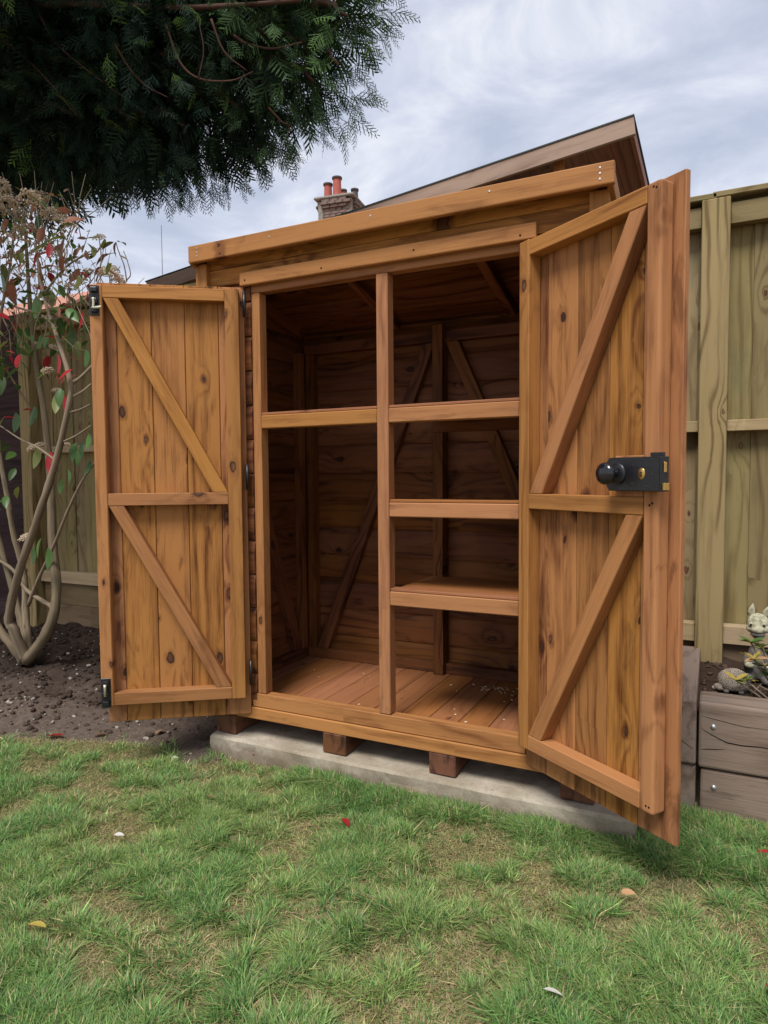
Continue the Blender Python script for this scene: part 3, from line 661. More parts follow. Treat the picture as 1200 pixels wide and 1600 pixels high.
# ------------------------------------------------------------------ larger shed behind the fence
rs = thing('garden_shed', (-1.8, 2.6, 0), 'larger garden shed behind the fence with a greyed sloping fascia', 'shed')
YF = 1.30; A = (-3.329, 1.273); B = (-0.351, 1.617); SL = (B[1]-A[1])/(B[0]-A[0])
def rz(x): return A[1]+(x-A[0])*SL
def rfr(x, y, off): return frame((x, y, ZC+rz(x)+off), (1, 0, SL), (0, 1, 0))
LNG = math.hypot(B[0]-A[0], B[1]-A[1])
rroof = plank('roof', rect(-0.004, LNG+0.004, 0, 2.7), rfr(A[0], YF-0.004, -0.004), 0.008, M_FELT, rs, 0, 0.001)
k = 0; x = 0.0
while x < LNG-0.01:
    x2 = min(x+0.115, LNG)
    plank('roof_board', rect(0.021, 2.68, -x2+0.001, -x), frame((A[0], YF, ZC+A[1]-0.0195), (0, 1, 0), (-1, 0, -SL)), 0.015, M_DARKWOOD, rroof, 0, 0.0015); x = x2
plank('fascia', rect(0, LNG, -0.084, -0.003), frame((A[0], YF+0.02, ZC+A[1]), (1, 0, SL), (0, 0, 1)), 0.02, M_GREYED, rroof, 0, 0.002)
box('eave_board', B[0]-0.021, B[0]-0.001, YF+0.021, YF+2.68, rz(B[0])-0.075, rz(B[0])-0.0215, M_DARKWOOD, rroof, 'y')
box('eave_batten', B[0]-0.075, B[0]-0.024, YF+0.022, YF+2.68, rz(B[0])-0.058, rz(B[0])-0.026, M_DARKWOOD, rroof, 'y')
plank('verge_batten', rect(0, LNG-0.08, -0.058, -0.022), frame((A[0], YF+0.062, ZC+A[1]), (1, 0, SL), (0, 0, 1)), 0.04, M_DARKWOOD, rroof, 0, 0.0015)
WX0, WX1, WY = -3.15, unproj_Y(880, 262, 1.385).x, 1.40
wallb = box('wall', WX0, WX1-0.03, WY+0.025, WY+0.06, -1.05, -0.98, M_DARKWOOD, rs, 'x'); tag(wallb, 'boarded gable wall')
z = -1.0
while z < rz(WX1)-0.03:
    zt = z+0.122
    if zt-0.02 > rz(WX0)-0.03:
        xl = A[0]+(zt+0.035-A[1])/SL; xl = max(xl, WX0)
        if xl < WX1-0.15: plank('cladding_board', [(0, 0), (WX1-xl, 0), (WX1-xl, 0.1195), (0.05, 0.1195)], frame((xl, WY+0.02, ZC+z), (1, 0, 0), (0, 0, 1)), 0.018, M_DOOR, wallb, 0, 0.002)
    else: box('cladding_board', WX0, WX1, WY+0.002, WY+0.02, z, zt-0.0025, M_DOOR, wallb, 'x', 0.002)
    z += 0.122
box('corner_post', WX1-0.045, WX1+0.004, WY-0.022, WY+0.0005, -1.05, rz(WX1)-0.03, M_FRAME, rs, 'z')
swall = box('wall', WX1-0.06, WX1-0.02, WY+0.062, YF+2.5, -1.05, -0.98, M_DARKWOOD, rs, 'y'); tag(swall, 'boarded side wall')
z = -1.0
while z < rz(WX1)-0.15:
    box('cladding_board', WX1-0.018, WX1, WY+0.022, YF+2.5, z, z+0.1195, M_DARKWOOD, swall, 'y', 0.002); z += 0.122

# ------------------------------------------------------------------ raised bed
bed = thing('raised_bed', (0.5, 0.6, 0), 'raised bed of weathered grey timber sleepers at the foot of the fence', 'raised bed')
M_SL = M_SLEEPER
def crack_box(name, *a, **k): return box(name, *a, **k)
s1 = box('sleeper', -0.028, 1.8, 0.225, 0.352, -0.897, -0.694, M_SL, bed, 'x', 0.008, seg=2)
s2 = box('sleeper', -0.022, 1.8, 0.232, 0.357, -1.10, -0.902, M_SL, bed, 'x', 0.008, seg=2)
s3 = box('sleeper', -0.165, -0.034, 0.225, 0.93, -0.893, -0.690, M_SL, bed, 'y', 0.008, seg=2)
s4 = box('sleeper', -0.165, -0.034, 0.238, 0.93, -1.10, -0.899, M_SL, bed, 'y', 0.008, seg=2)
for sp, x, z in ((s1, 0.012, -0.765), (s2, 0.016, -0.955)):
    bm_obj('coach_bolt', lathe([(0, 0.006), (0.004, 0.0055), (0.0072, 0.003), (0.0085, 0.0)], 14), M_STEEL, sp, frame((x, 0.2245 if sp is s1 else 0.2315, ZC+z), (1, 0, 0), (0, 0, 1)), True)
# splits along the grain of the sleepers: thin dark wedges set into the faces
def crack(parent, pts, y, wid):
    bm = bmesh.new(); up = []; dn = []
    for i, (x, z) in enumerate(pts):
        wv = wid*math.sin(math.pi*min(1, max(0.08, i/(len(pts)-1)*0.92+0.06)))
        up.append(bm.verts.new((x, y, ZC+z+wv))); dn.append(bm.verts.new((x, y, ZC+z-wv)))
    for i in range(len(pts)-1): bm.faces.new((dn[i], dn[i+1], up[i+1], up[i]))
    r = bmesh.ops.extrude_face_region(bm, geom=bm.faces[:]); 
    bmesh.ops.translate(bm, vec=(0, 0.004, 0), verts=[v for v in r['geom'] if isinstance(v, bmesh.types.BMVert)])
    bmesh.ops.recalc_face_normals(bm, faces=bm.faces)
    bm_obj('split', bm, M_HOLE, parent, Matrix.Identity(4))
crack(s1, [(-0.02, -0.775), (0.005, -0.789), (0.03, -0.80), (0.05, -0.808), (0.09, -0.81), (0.14, -0.806), (0.2, -0.81), (0.3, -0.807)], 0.2242, 0.0016)
crack(s1, [(-0.02, -0.84), (0.0, -0.836), (0.02, -0.834), (0.045, -0.829)], 0.2242, 0.0012)
crack(s1, [(-0.02, -0.736), (0.02, -0.742), (0.06, -0.748), (0.1, -0.752), (0.16, -0.75)], 0.2242, 0.0006)
crack(s3, [(-0.13, -0.775), (-0.1, -0.80), (-0.07, -0.825), (-0.04, -0.845)], 0.2242, 0.0012)
# soil in the bed
nx, ny = 90, 40
gx, gy = np.meshgrid(np.linspace(-0.04, 1.8, nx), np.linspace(0.33, 0.99, ny))
gz = ZC-0.765+(fbm(gx*9, gy*9, 41, 5)-0.5)*0.07+0.03*np.clip((gy-0.5)*2, 0, 1)
ii = np.arange(nx*ny).reshape(ny, nx); F = np.stack([ii[:-1, :-1], ii[:-1, 1:], ii[1:, 1:], ii[1:, :-1]], -1).reshape(-1, 4)
bs = link('soil', np_mesh('bed_soil', np.stack([gx, gy, gz], -1).reshape(-1, 3), F, M_BEDSOIL, nper=4, smooth=True), None, bed, Matrix.Identity(4))
def bed_h(x, y): return float(ZC-0.765+(fbm(x*9, y*9, 41, 5)-0.5)*0.07+0.03*min(1, max(0, (y-0.5)*2)))
pts = [(x, y, bed_h(x, y)+0.003) for x, y in zip(rng.uniform(-0.02, 0.5, 500), rng.uniform(0.37, 0.9, 500))]
M_BCLOD = plain('bed_clod', (0.085, 0.055, 0.04), 0.95, 0.1, 0, 60, 0.5, 0.3)
o_ = scatter_stones('earth_crumbs', [(p[0]-0.5, p[1]-0.6, p[2]) for p in pts], 0.004, 0.018, M_BCLOD, None, bed)

# ------------------------------------------------------------------ ornaments
M_STATUE = plain('painted_concrete', (0.38, 0.36, 0.25), 0.85, 0.2, 0, 70, 0.55, 0.5)
M_STATUED = plain('dark_concrete', (0.12, 0.11, 0.10), 0.85, 0.2, 0, 30, 0.4, 0.2)
M_STATUEL = plain('pale_concrete', (0.52, 0.50, 0.44), 0.8, 0.2, 0, 40, 0.25, 0.2)
def blob(parts, bmo=None, sub=3):
    """metaball-like union by voxel remesh is too slow here: overlapping ellipsoids joined in one skin via smooth merge"""
    bm = bmesh.new()
    for c, r, rot in parts:
        m = Matrix.Translation(c) @ rot @ Matrix.Diagonal((r[0], r[1], r[2], 1))
        bmesh.ops.create_icosphere(bm, subdivisions=sub, radius=1, matrix=m)
    return bm
I4 = Matrix.Identity(4)
def RX(a): return Matrix.Rotation(math.radians(a), 4, 'X')
def RY(a): return Matrix.Rotation(math.radians(a), 4, 'Y')
def RZ(a): return Matrix.Rotation(math.radians(a), 4, 'Z')
def remesh_obj(name, bm, mat, parent, vox, mw=None):
    o = bm_obj(name, bm, mat, parent, mw)
    md = o.modifiers.new('join', 'REMESH'); md.mode = 'VOXEL'; md.voxel_size = vox; md.use_smooth_shade = True
    sm = o.modifiers.new('smooth', 'SMOOTH'); sm.factor = 0.5; sm.iterations = 3
    return o
# seated animal figure with upright pointed ears
SXc, SYc = 0.152, 0.74; gz0 = bed_h(SXc, SYc)
fig = thing('animal_ornament', (SXc, SYc, gz0), 'seated big-headed animal garden ornament with upright ears against the fence', 'ornament')
hz = ZC-0.545-gz0         # head centre above its base
b_ = blob([((0, 0.01, 0.06), (0.042, 0.045, 0.062), I4), ((0, 0.0, 0.105), (0.03, 0.032, 0.035), I4), ((-0.03, -0.03, 0.022), (0.02, 0.035, 0.022), I4), ((0.03, -0.03, 0.022), (0.02, 0.035, 0.022), I4),
           ((-0.034, -0.032, 0.085), (0.013, 0.014, 0.026), RX(-35)), ((0.034, -0.032, 0.085), (0.013, 0.014, 0.026), RX(-35))])
remesh_obj('body', b_, M_STATUED, fig, 0.004, Matrix.Translation((SXc, SYc, gz0)))
b_ = blob([((0, 0, hz+0.008), (0.037, 0.036, 0.034), I4), ((0, -0.025, hz-0.014), (0.024, 0.02, 0.016), I4), ((-0.02, -0.012, hz-0.012), (0.018, 0.02, 0.016), I4), ((0.02, -0.012, hz-0.012), (0.018, 0.02, 0.016), I4), ((0, 0, hz-0.03), (0.02, 0.022, 0.025), I4)])
hd_ = remesh_obj('head', b_, M_STATUE, fig, 0.0035, Matrix.Translation((SXc, SYc, gz0)))
b_ = blob([((0, -0.022, hz-0.031), (0.025, 0.018, 0.011), I4)]); remesh_obj('jaw', b_, M_STATUED, fig, 0.003, Matrix.Translation((SXc, SYc, gz0)))
for s in (-1, 1):
    bm = lathe([(0.0, -0.004), (0.011, 0.0), (0.0125, 0.010), (0.009, 0.024), (0.004, 0.036), (0.0, 0.043)], 14)
    bmesh.ops.scale(bm, vec=(1, 0.55, 1), verts=bm.verts)
    bm_obj('ear', bm, M_STATUE, fig, Matrix.Translation((SXc+s*0.022, SYc+0.004, gz0+hz+0.034)) @ RY(22*s if s > 0 else 8), True)
    e_ = blob([((s*0.0205-0.004, -0.0315, hz+0.006), (0.0065, 0.004, 0.0075), I4)], sub=2); ee = bm_obj('eye', e_, M_STATUE, fig, Matrix.Translation((SXc, SYc, gz0)), True)
    p_ = blob([((s*0.0205-0.003, -0.0355, hz+0.005), (0.0036, 0.0022, 0.0042), I4)], sub=2); bm_obj('pupil', p_, M_HOLE, ee, Matrix.Translation((SXc, SYc, gz0)), True)
    pw = blob([((s*0.026, -0.048, 0.075), (0.016, 0.016, 0.011), RZ(20*s))], sub=2); bm_obj('paw', pw, M_STATUE, fig, Matrix.Translation((SXc, SYc, gz0)), True)
# hedgehog
HX, HY = 0.074, 0.60; hg = bed_h(HX, HY)
hh = thing('hedgehog_ornament', (HX, HY, hg), 'speckled stone hedgehog garden ornament on the bed soil', 'ornament')
bm = bmesh.new(); bmesh.ops.create_icosphere(bm, subdivisions=4, radius=1)
for v in bm.verts:
    d = v.co.copy(); f = 1+0.045*float(noise2(d.x*19+50, d.y*19+d.z*13+50, 4)-0.5)*2
    v.co = Vector((d.x*0.052*f, d.y*0.042*f, max(d.z, -0.55)*0.046*f))
M_SPECK = G('speckled_stone'); g = M_SPECK; t_ = g.n('ShaderNodeTexCoord').outputs['Object']
vv = g.n('ShaderNodeTexVoronoi', Scale=330.0); g.put(vv.inputs['Vector'], t_)
g.principled(g.mix(g.rng(vv.outputs['Distance'], 0.25, 0.55, 0, 1), c4((0.58, 0.51, 0.42)), c4((0.20, 0.16, 0.13))), 0.9, 0.15, vv.outputs['Distance'], 0.8, 0.002)
bm_obj('spiny_back', bm, M_SPECK.m, hh, Matrix.Translation((HX, HY, hg+0.034)), True)
b_ = blob([((0.0, 0, 0), (0.018, 0.014, 0.013), RY(20)), ((-0.016, 0, -0.004), (0.008, 0.007, 0.007), I4)], sub=2); bm_obj('snout', b_, M_SPECK.m, hh, Matrix.Translation((HX-0.044, HY-0.018, hg+0.014)), True)
for dx, dy in ((-0.022, -0.03), (0.024, -0.03)):
    bm_obj('foot', blob([((0, 0, 0), (0.010, 0.010, 0.008), I4)], sub=2), M_STATUED, hh, Matrix.Translation((HX+dx, HY+dy, hg+0.006)), True)

# ------------------------------------------------------------------ leaves
def leaf_mesh(name, L_, W_, mat, fold=0.25, curl=0.25, n=6):
    bm = bmesh.new(); rows = []
    for i in range(n+1):
        t = i/n; wd = W_*0.5*math.sin(math.pi*min(1, t**0.85))**0.85 if 0 < t < 1 else 0
        x = L_*t; zc = -curl*L_*t*t
        if wd < 1e-6: rows.append([bm.verts.new((x, 0, zc))])
        else: rows.append([bm.verts.new((x, -wd, zc+wd*fold)), bm.verts.new((x, 0, zc)), bm.verts.new((x, wd, zc+wd*fold))])
    for a, b in zip(rows[:-1], rows[1:]):
        if len(a) == 1: bm.faces.new((a[0], b[1], b[0])); bm.faces.new((a[0], b[2], b[1]))
        elif len(b) == 1: bm.faces.new((a[0], a[1], b[0])); bm.faces.new((a[1], a[2], b[0]))
        else: bm.faces.new((a[0], a[1], b[1], b[0])); bm.faces.new((a[1], a[2], b[2], b[1]))
    me = bpy.data.meshes.new(name); bm.to_mesh(me); bm.free(); me.shade_smooth(); me.materials.append(mat); return me
def leaf_at(me, P, direction, roll, scale, parent, name='leaf'):
    d = Vector(direction).normalized(); up = Vector((0, 0, 1)) if abs(d.z) < 0.95 else Vector((0, 1, 0))
    y = up.cross(d).normalized()
    m = frame(P, d, y) @ Matrix.Rotation(roll, 4, 'X') @ Matrix.Diagonal((scale, scale, scale, 1))
    return link(name, me, None, parent, m)

# ------------------------------------------------------------------ shrub on the left
SB = Vector((-3.30, 0.36, 0)); SB.z = float(soil_h(SB.x, SB.y))-0.01
shrub = thing('photinia_shrub', SB, 'leggy shrub with red and green leaves and cream flower clusters', 'shrub')
def S(x, y, dy=0.0): return unproj_Y(x, y, SB.y+dy)
stem_defs = [   # image points traced, depth offset from the root, radii
 ([(42, 1032), (75, 985), (88, 930), (82, 850), (78, 740), (68, 640), (55, 560), (47, 480), (42, 400), (38, 340)], [0, -.02, 0, .05, .10, .14, .18, .2, .22, .24], 0.032, 0.007),
 ([(40, 1032), (22, 985), (14, 965), (28, 900), (55, 820), (80, 745), (100, 670), (110, 600), (90, 530), (68, 460), (55, 380)], [0, -.06, -.08, -.12, -.16, -.18, -.2, -.2, -.18, -.15, -.12], 0.030, 0.006),
 ([(38, 1034), (20, 1010), (0, 985), (-30, 930), (-60, 840), (-80, 720), (-70, 560), (-50, 420)], [0, -.05, -.08, -.1, -.1, -.1, -.1, -.1], 0.028, 0.007),
 ([(40, 1030), (35, 980), (22, 930), (0, 850), (-20, 760), (-28, 640), (-20, 500), (-5, 400)], [0, .05, .08, .1, .1, .1, .1, .1], 0.024, 0.006),
 ([(45, 1020), (40, 960), (38, 900), (20, 830), (12, 780), (-2, 700), (-8, 600), (0, 500), (15, 420), (25, 330)], [.02, .05, .06, .02, 0, 0, 0, 0, 0, 0], 0.022, 0.005),
 ([(82, 948), (60, 935), (40, 920), (20, 890), (-10, 870)], [0, .02, .04, .04, .05], 0.014, 0.008),
 ([(44, 946), (60, 905), (85, 850), (105, 800), (128, 752), (150, 720)], [.03, 0, -.02, -.05, -.05, -.03], 0.011, 0.005),
 ([(110, 600), (125, 590), (145, 570), (165, 545), (175, 470)], [-.2, -.16, -.1, 0, .05], 0.009, 0.004),
 ([(109, 622), (128, 612), (142, 600)], [-.2, -.17, -.12], 0.007, 0.004),
 ([(108, 645), (125, 640), (141, 632)], [-.2, -.18, -.15], 0.006, 0.004),
 ([(100, 690), (120, 680), (142, 665)], [-.2, -.18, -.15], 0.005, 0.003),
 ([(82, 505), (60, 490), (25, 480), (0, 470)], [-.16, -.1, -.05, 0], 0.007, 0.004),
 ([(68, 460), (90, 490), (115, 500), (140, 512)], [-.15, -.12, -.1, -.08], 0.006, 0.003),
 ([(50, 640), (30, 610), (5, 570), (-20, 540)], [.14, .1, .05, 0], 0.007, 0.004),
 ([(88, 720), (60, 700), (30, 685), (0, 665)], [-.18, -.16, -.14, -.12], 0.006, 0.003),
 ([(68, 460), (100, 420), (130, 400), (150, 395), (160, 380)], [-.15, -.1, -.05, 0, 0], 0.006, 0.0025),
 ([(150, 440), (158, 410), (156, 380), (152, 365)], [.0, .0, .0, 0], 0.004, 0.002),
 ([(198, 440), (194, 415), (185, 392), (181, 378)], [.1, .1, .1, .1], 0.0035, 0.002),
 ([(198, 438), (204, 428), (198, 405), (193, 392)], [.1, .1, .1, .1], 0.003, 0.0018),
 ([(172, 445), (171, 425), (169, 408)], [.1, .1, .1], 0.004, 0.002),
]
tips = []
for i, (px, dys, r0, r1) in enumerate(stem_defs):
    P3 = [S(x, y, d) for (x, y), d in zip(px, dys)]
    sp = spline(P3, 5); nn = len(sp)
    rad = [r0+(r1-r0)*(k/(nn-1))**0.8 for k in range(nn)]
    if i < 5: rad[0] *= 1.15
    tubes_obj('stem', [(sp, rad)], M_BARK, shrub, 10, 0.13)
    tips.append(sp)
# fine twigs in the crown
tw = []
for k in range(230):
    x = random.uniform(-60, 165); y = random.uniform(320, 560)
    if x > 130 and y < 400: continue
    b0 = S(x, y, random.uniform(-.25, .3)); dd = Vector((random.uniform(-.6, .6), random.uniform(-.4, .4), random.uniform(0.2, 1))).normalized()
    L_ = random.uniform(0.10, 0.28); mid = b0+dd*L_*0.5+Vector((random.uniform(-.03, .03), 0, random.uniform(-.02, .02)))
    tw.append(([b0, mid, b0+dd*L_], [0.0026, 0.002, 0.0012]))
tag(tubes_obj('twigs', tw, M_BARK, shrub, 5), kind='stuff')
LM = {k: leaf_mesh('leaf_'+k, 0.095, 0.042, m, f, c) for k, m, f, c in (('green', M_LGREEN, 0.3, 0.15), ('olive', M_LOLIVE, 0.25, 0.3), ('red', M_LRED, 0.35, 0.1), ('bronze', M_LPINK, 0.4, 0.35))}
fixed = [('red', 91, 572, 1.35, -1), ('red', 80, 468, 0.95, -1), ('red', 126, 500, 1.0, -1), ('red', 108, 498, .8, -1), ('red', 28, 565, .9, -1), ('red', 78, 722, 1.2, -1), ('red', 100, 628, .9, -1), ('red', 45, 640, .7, 0), ('red', 15, 652, .7, 0), ('bronze', 18, 455, 1.4, -1), ('bronze', 95, 385, 1.3, -1),
         ('green', 57, 480, 1.25, -1), ('green', 62, 535, 1., -1), ('green', 72, 530, 1., -1), ('green', 110, 530, 1.2, -1), ('green', 93, 620, 1., -1), ('olive', 88, 632, 1., -1), ('green', 25, 660, 1.2, -1), ('green', 52, 650, 1.2, -1), ('olive', 58, 715, 1.1, -1), ('green', 115, 705, 1., -1), ('green', 124, 712, 1.1, -1), ('green', 108, 745, .9, -1), ('green', 60, 855, 1.1, -1), ('green', 52, 868, .9, -1), ('green', 76, 872, 1.2, -1), ('green', 2, 600, 1.2, -1), ('green', 5, 445, 1.4, -1), ('olive', 120, 545, 1., -1), ('green', 135, 560, 1., -1), ('green', 128, 700, .9, -1), ('green', 138, 690, .8, -1), ('green', 95, 760, .8, -1), ('green', 88, 730, .8, -1), ('green', 138, 730, .8, -1)]
for k, x, y, s, dn in fixed:
    P_ = S(x, y, random.uniform(-.22, -.02)); d_ = Vector((random.uniform(-.35, .35), random.uniform(-.5, .1), -1 if dn else 0.25)) if dn else Vector((random.choice((-1, 1)), random.uniform(-.3, 0), 0.1))
    P_ = P_-d_.normalized()*0.045*s
    leaf_at(LM[k], P_, d_, random.uniform(-.5, .5)+math.pi/2*0.0, s, shrub)
kinds = ['green']*5+['olive']*5+['bronze']*6+['red']*1
for k in range(185):
    x = random.uniform(-70, 175); y = 330+260*random.random()**1.2
    if (x > 138 and y > 425) or (x > 110 and y < 380): x -= 60
    kd_ = random.choice(kinds if y < 470 else ['green']*5+['olive']*3+['red', 'bronze'])
    P_ = S(x, y, random.uniform(-.3, .3)); d_ = Vector((random.uniform(-1, 1), random.uniform(-.8, .5), random.uniform(-1.3, 0.5)))
    leaf_at(LM[kd_], P_, d_, random.uniform(-1, 1), random.uniform(0.55, 1.05), shrub)
for x, y, k, dx in ((178, 378, 'olive', -1), (182, 378, 'bronze', -.3), (184, 378, 'olive', 1), (164, 372, 'olive', -.2)):
    leaf_at(LM[k], S(x, y, .1), Vector((dx, -.2, -0.15 if abs(dx) > .5 else -1)), 0, 0.8, shrub)
for k in range(60):    # more foliage lower and out of frame
    x = random.uniform(-110, 30); y = random.uniform(520, 800)
    leaf_at(LM[random.choice(('green', 'green', 'olive'))], S(x, y, random.uniform(-.25, .2)), Vector((random.uniform(-1, 1), random.uniform(-.8, .3), random.uniform(-1.3, .2))), random.uniform(-1, 1), random.uniform(.6, 1.0), shrub)
VV = []; FF = []; CC = []; k0 = 0
lt = np.array([[0, 0, 0], [.3, -.2, .04], [.3, .2, .04], [.7, -.17, 0], [.7, .17, 0], [1, 0, -.12], [.5, 0, -.03]]); lf = np.array([[0, 1, 6], [0, 6, 2], [1, 3, 6], [2, 6, 4], [3, 5, 6], [4, 6, 5]])
pal = np.array([[.07, .14, .035], [.12, .18, .05], [.22, .23, .07], [.38, .19, .11], [.48, .26, .19], [.55, .38, .28], [.42, .05, .05]])
for k in range(720):
    x = random.uniform(-90, 190); y = 300+250*random.random()**1.1
    if x > 140 and (y < 395 or y > 440): continue
    if x > 100 and y < 350: continue
    P_ = np.array(S(x, y, random.uniform(-.3, .35))); d_ = np.array([random.uniform(-1, 1), random.uniform(-.8, .8), random.uniform(-1, .8)]); d_ /= np.linalg.norm(d_)
    sd_ = np.cross(d_, [random.uniform(-.6, .6), random.uniform(-.6, .6), 1]); sd_ /= np.linalg.norm(sd_); u_ = np.cross(sd_, d_); sc = random.uniform(.025, .06)
    VV.append(P_+sc*(lt[:, 0:1]*d_+lt[:, 1:2]*sd_+lt[:, 2:3]*u_)); FF.append(lf+k0); k0 += 7
    w_ = np.array([1, 1.2, 1.2, 1.4, 1.6, 1.4, .25]) if y < 440 else np.array([3, 2, 1, .4, .3, .2, .25])
    CC.append(np.repeat(pal[rng.choice(7, p=w_/w_.sum())][None]*rng.uniform(.75, 1.25), 7, 0))
tag(link('foliage', np_mesh('foliage', np.concatenate(VV), np.concatenate(FF), leafmat('small_leaf', .45, .3, .3), np.concatenate(CC)), None, shrub, Matrix.Identity(4)), kind='stuff')
# flower clusters: many tiny florets on a dome
def cluster_mesh(R_, n):
    ico = bmesh.new(); bmesh.ops.create_icosphere(ico, subdivisions=1, radius=1); bv = np.array([v.co for v in ico.verts]); ico.verts.index_update(); bf = np.array([[v.index for v in f.verts] for f in ico.faces]); ico.free()
    VV = []; FF = []
    for i in range(n):
        d = rng.normal(size=3); d /= np.linalg.norm(d); d[2] = abs(d[2])*0.9-0.15
        c = d*R_*(rng.uniform(0.55, 1.1))*np.array([1, 1, 0.75]); s = rng.uniform(0.0028, 0.0055)
        VV.append(bv*s*np.array([1, 1, .8])+c); FF.append(bf+i*len(bv))
    return np_mesh('flower_cluster', np.concatenate(VV), np.concatenate(FF), M_FLOWER)
CM = [cluster_mesh(r, n) for r, n in ((0.045, 120), (0.055, 160), (0.035, 80))]
for x, y, s in ((8, 300, 1.1), (15, 318, 1.2), (0, 330, 1.1), (50, 312, 1.3), (62, 308, 1.0), (30, 335, .8), (78, 335, .9), (40, 360, 1.1), (25, 372, .9), (55, 395, .8), (85, 395, .8), (70, 378, .9), (15, 400, .8), (100, 345, .9), (108, 352, .7), (5, 285, 1), (95, 420, .8), (120, 410, .7), (155, 372, .7), (170, 425, .9), (178, 432, .9), (185, 440, .8), (160, 428, .7), (140, 425, .8), (85, 545, .8), (75, 580, .9), (90, 612, .9), (52, 700, .9), (62, 697, .8), (105, 695, .6), (40, 840, .8), (60, 450, .7), (110, 450, .7), (35, 430, .7), (130, 440, .8), (65, 512, .6), (-20, 320, 1.1), (-40, 360, 1), (-30, 420, 1)):
    P_ = S(x, y, random.uniform(-.2, .2))
    link('flower_cluster', random.choice(CM), None, shrub, Matrix.Translation(P_) @ RZ(random.uniform(0, 360)) @ RX(random.uniform(-40, 25)) @ Matrix.Diagonal((s, s, s, 1)))

# ------------------------------------------------------------------ young plant in the raised bed
pl = thing('azalea_plant', (0.19, 0.5, bed_h(0.19, 0.5)), 'small young azalea with yellow-green leaves in the raised bed', 'plant')
root = Vector((0.235, 0.50, bed_h(0.235, 0.5)-0.005))
LA = {k: leaf_mesh('azalea_leaf_'+k, 0.042, 0.016, m, .25, .2) for k, m in (('g', M_LGREEN), ('y', M_LYEL), ('o', M_LOLIVE), ('d', M_LDEAD))}
for (x, y, dY), cols in (((1174, 1005, -.03), 'gggoo'), ((1190, 1012, -.02), 'ooyg'), ((1178, 1030, -.05), 'yyoydd'), ((1195, 1042, -.05), 'gggd'), ((1166, 1064, -.08), 'goyoyo'), ((1200, 1055, -.05), 'gggog'), ((1150, 1063, -.09), 'yyo'), ((1196, 1020, 0), 'gog'), ((1212, 1030, 0), 'ggoyg')):
    P_ = unproj_Y(x, y, 0.5+dY)
    tubes_obj('stem', [(spline([root, (root+P_)/2+Vector((0.01, 0, -0.01)), P_], 4), [0.0032]*9)], M_BARK, pl, 6)
    m_n = 0
    for c in cols*2:
        a = m_n*2.4+random.random(); m_n += 1
        leaf_at(LA[c], P_, Vector((math.cos(a), math.sin(a), random.uniform(0.1, 0.9))), random.uniform(-.4, .4), random.uniform(.7, 1.15), pl)
for k, (a, b) in enumerate((((1174, 1090), (1190, 1070)), ((1188, 1074), (1215, 1092)))):
    p0 = unproj_Y(a[0], a[1]-2, 0.44); p1 = unproj_Y(b[0], b[1]-2, 0.46)
    tubes_obj('stem', [([p0, (p0+p1)/2+Vector((0, 0, .003)), p1], [0.002, 0.0025, 0.002])], M_BARK, pl, 6)

# ------------------------------------------------------------------ overhanging cypress
TX, TY = -6.4, 1.7
tree = thing('cypress_tree', (TX, TY, 0), 'dark cypress tree overhanging the garden from behind the fence', 'tree')
trunk = tubes_obj('trunk', [([(TX, TY, -0.1), (TX+.03, TY, 1), (TX-.02, TY+.03, 2.5), (TX, TY, 4.5), (TX+.05, TY, 7), (TX, TY, 9)], [0.24, 0.2, 0.18, 0.15, 0.09, 0.02])], M_LIMB, tree, 14, 0.05)
def frond_template(L_=0.17, nbr=13, seed=0, sub=True, wide=1.0):
    r = np.random.default_rng(seed); V = []; F = []; T = []
    def strip(p, d, side, ln, wd, t0, t1):
        k = len(V); p = np.array(p); d = np.array(d); side = np.array(side)
        V.extend([p-side*wd*.5, p+side*wd*.5, p+d*ln*0.6+side*wd*.55, p+d*ln*0.6-side*wd*.55, p+d*ln]); T.extend([t0, t0, (t0+t1)/2, (t0+t1)/2, t1])
        F.extend([(k, k+1, k+2), (k, k+2, k+3), (k+3, k+2, k+4)])
    def pos(t): return np.array([L_*t, 0, -0.28*L_*t*t])
    strip(pos(0), (1, 0, -.1), (0, 1, 0), L_*0.55, 0.003, 0, .4); strip(pos(.5), (0.93, 0, -.36), (0, 1, 0), L_*0.5, 0.003, .4, 1)
    for i in range(nbr):
        t = 0.12+0.84*i/(nbr-1); s = 1 if i % 2 else -1
        ln = L_*0.42*(1-t)**0.7+0.014; an = math.radians(r.uniform(34, 52))
        d = np.array([math.cos(an), s*math.sin(an), -0.25-0.2*r.random()]); d /= np.linalg.norm(d)
        sd_ = np.array([-d[1], d[0], r.uniform(-.35, .35)]); sd_ /= np.linalg.norm(sd_); p = pos(t)
        strip(p, d, sd_, ln, 0.0042*wide, t*.7, min(1, t*.7+.35))
        m = max(1, int(ln/0.014)) if sub else 0
        for j in range(m):
            tt = (j+0.6)/(m+0.4); s2 = 1 if j % 2 else -1; a2 = an*s+s2*math.radians(r.uniform(30, 48))
            d2 = np.array([math.cos(a2), math.sin(a2), -0.3*r.random()]); k = len(V); q = p+d*ln*tt; l2 = 0.011+0.012*(1-tt); sd2 = np.array([-d2[1], d2[0], 0])
            V.extend([q-sd2*0.002, q+sd2*0.002, q+d2*l2]); T.extend([t*.7+.2, t*.7+.2, min(1, t*.7+.45)]); F.append((k, k+1, k+2))
    return np.array(V), np.array(F), np.array(T)
TPL = [frond_template(seed=s, nbr=12+s) for s in range(3)]
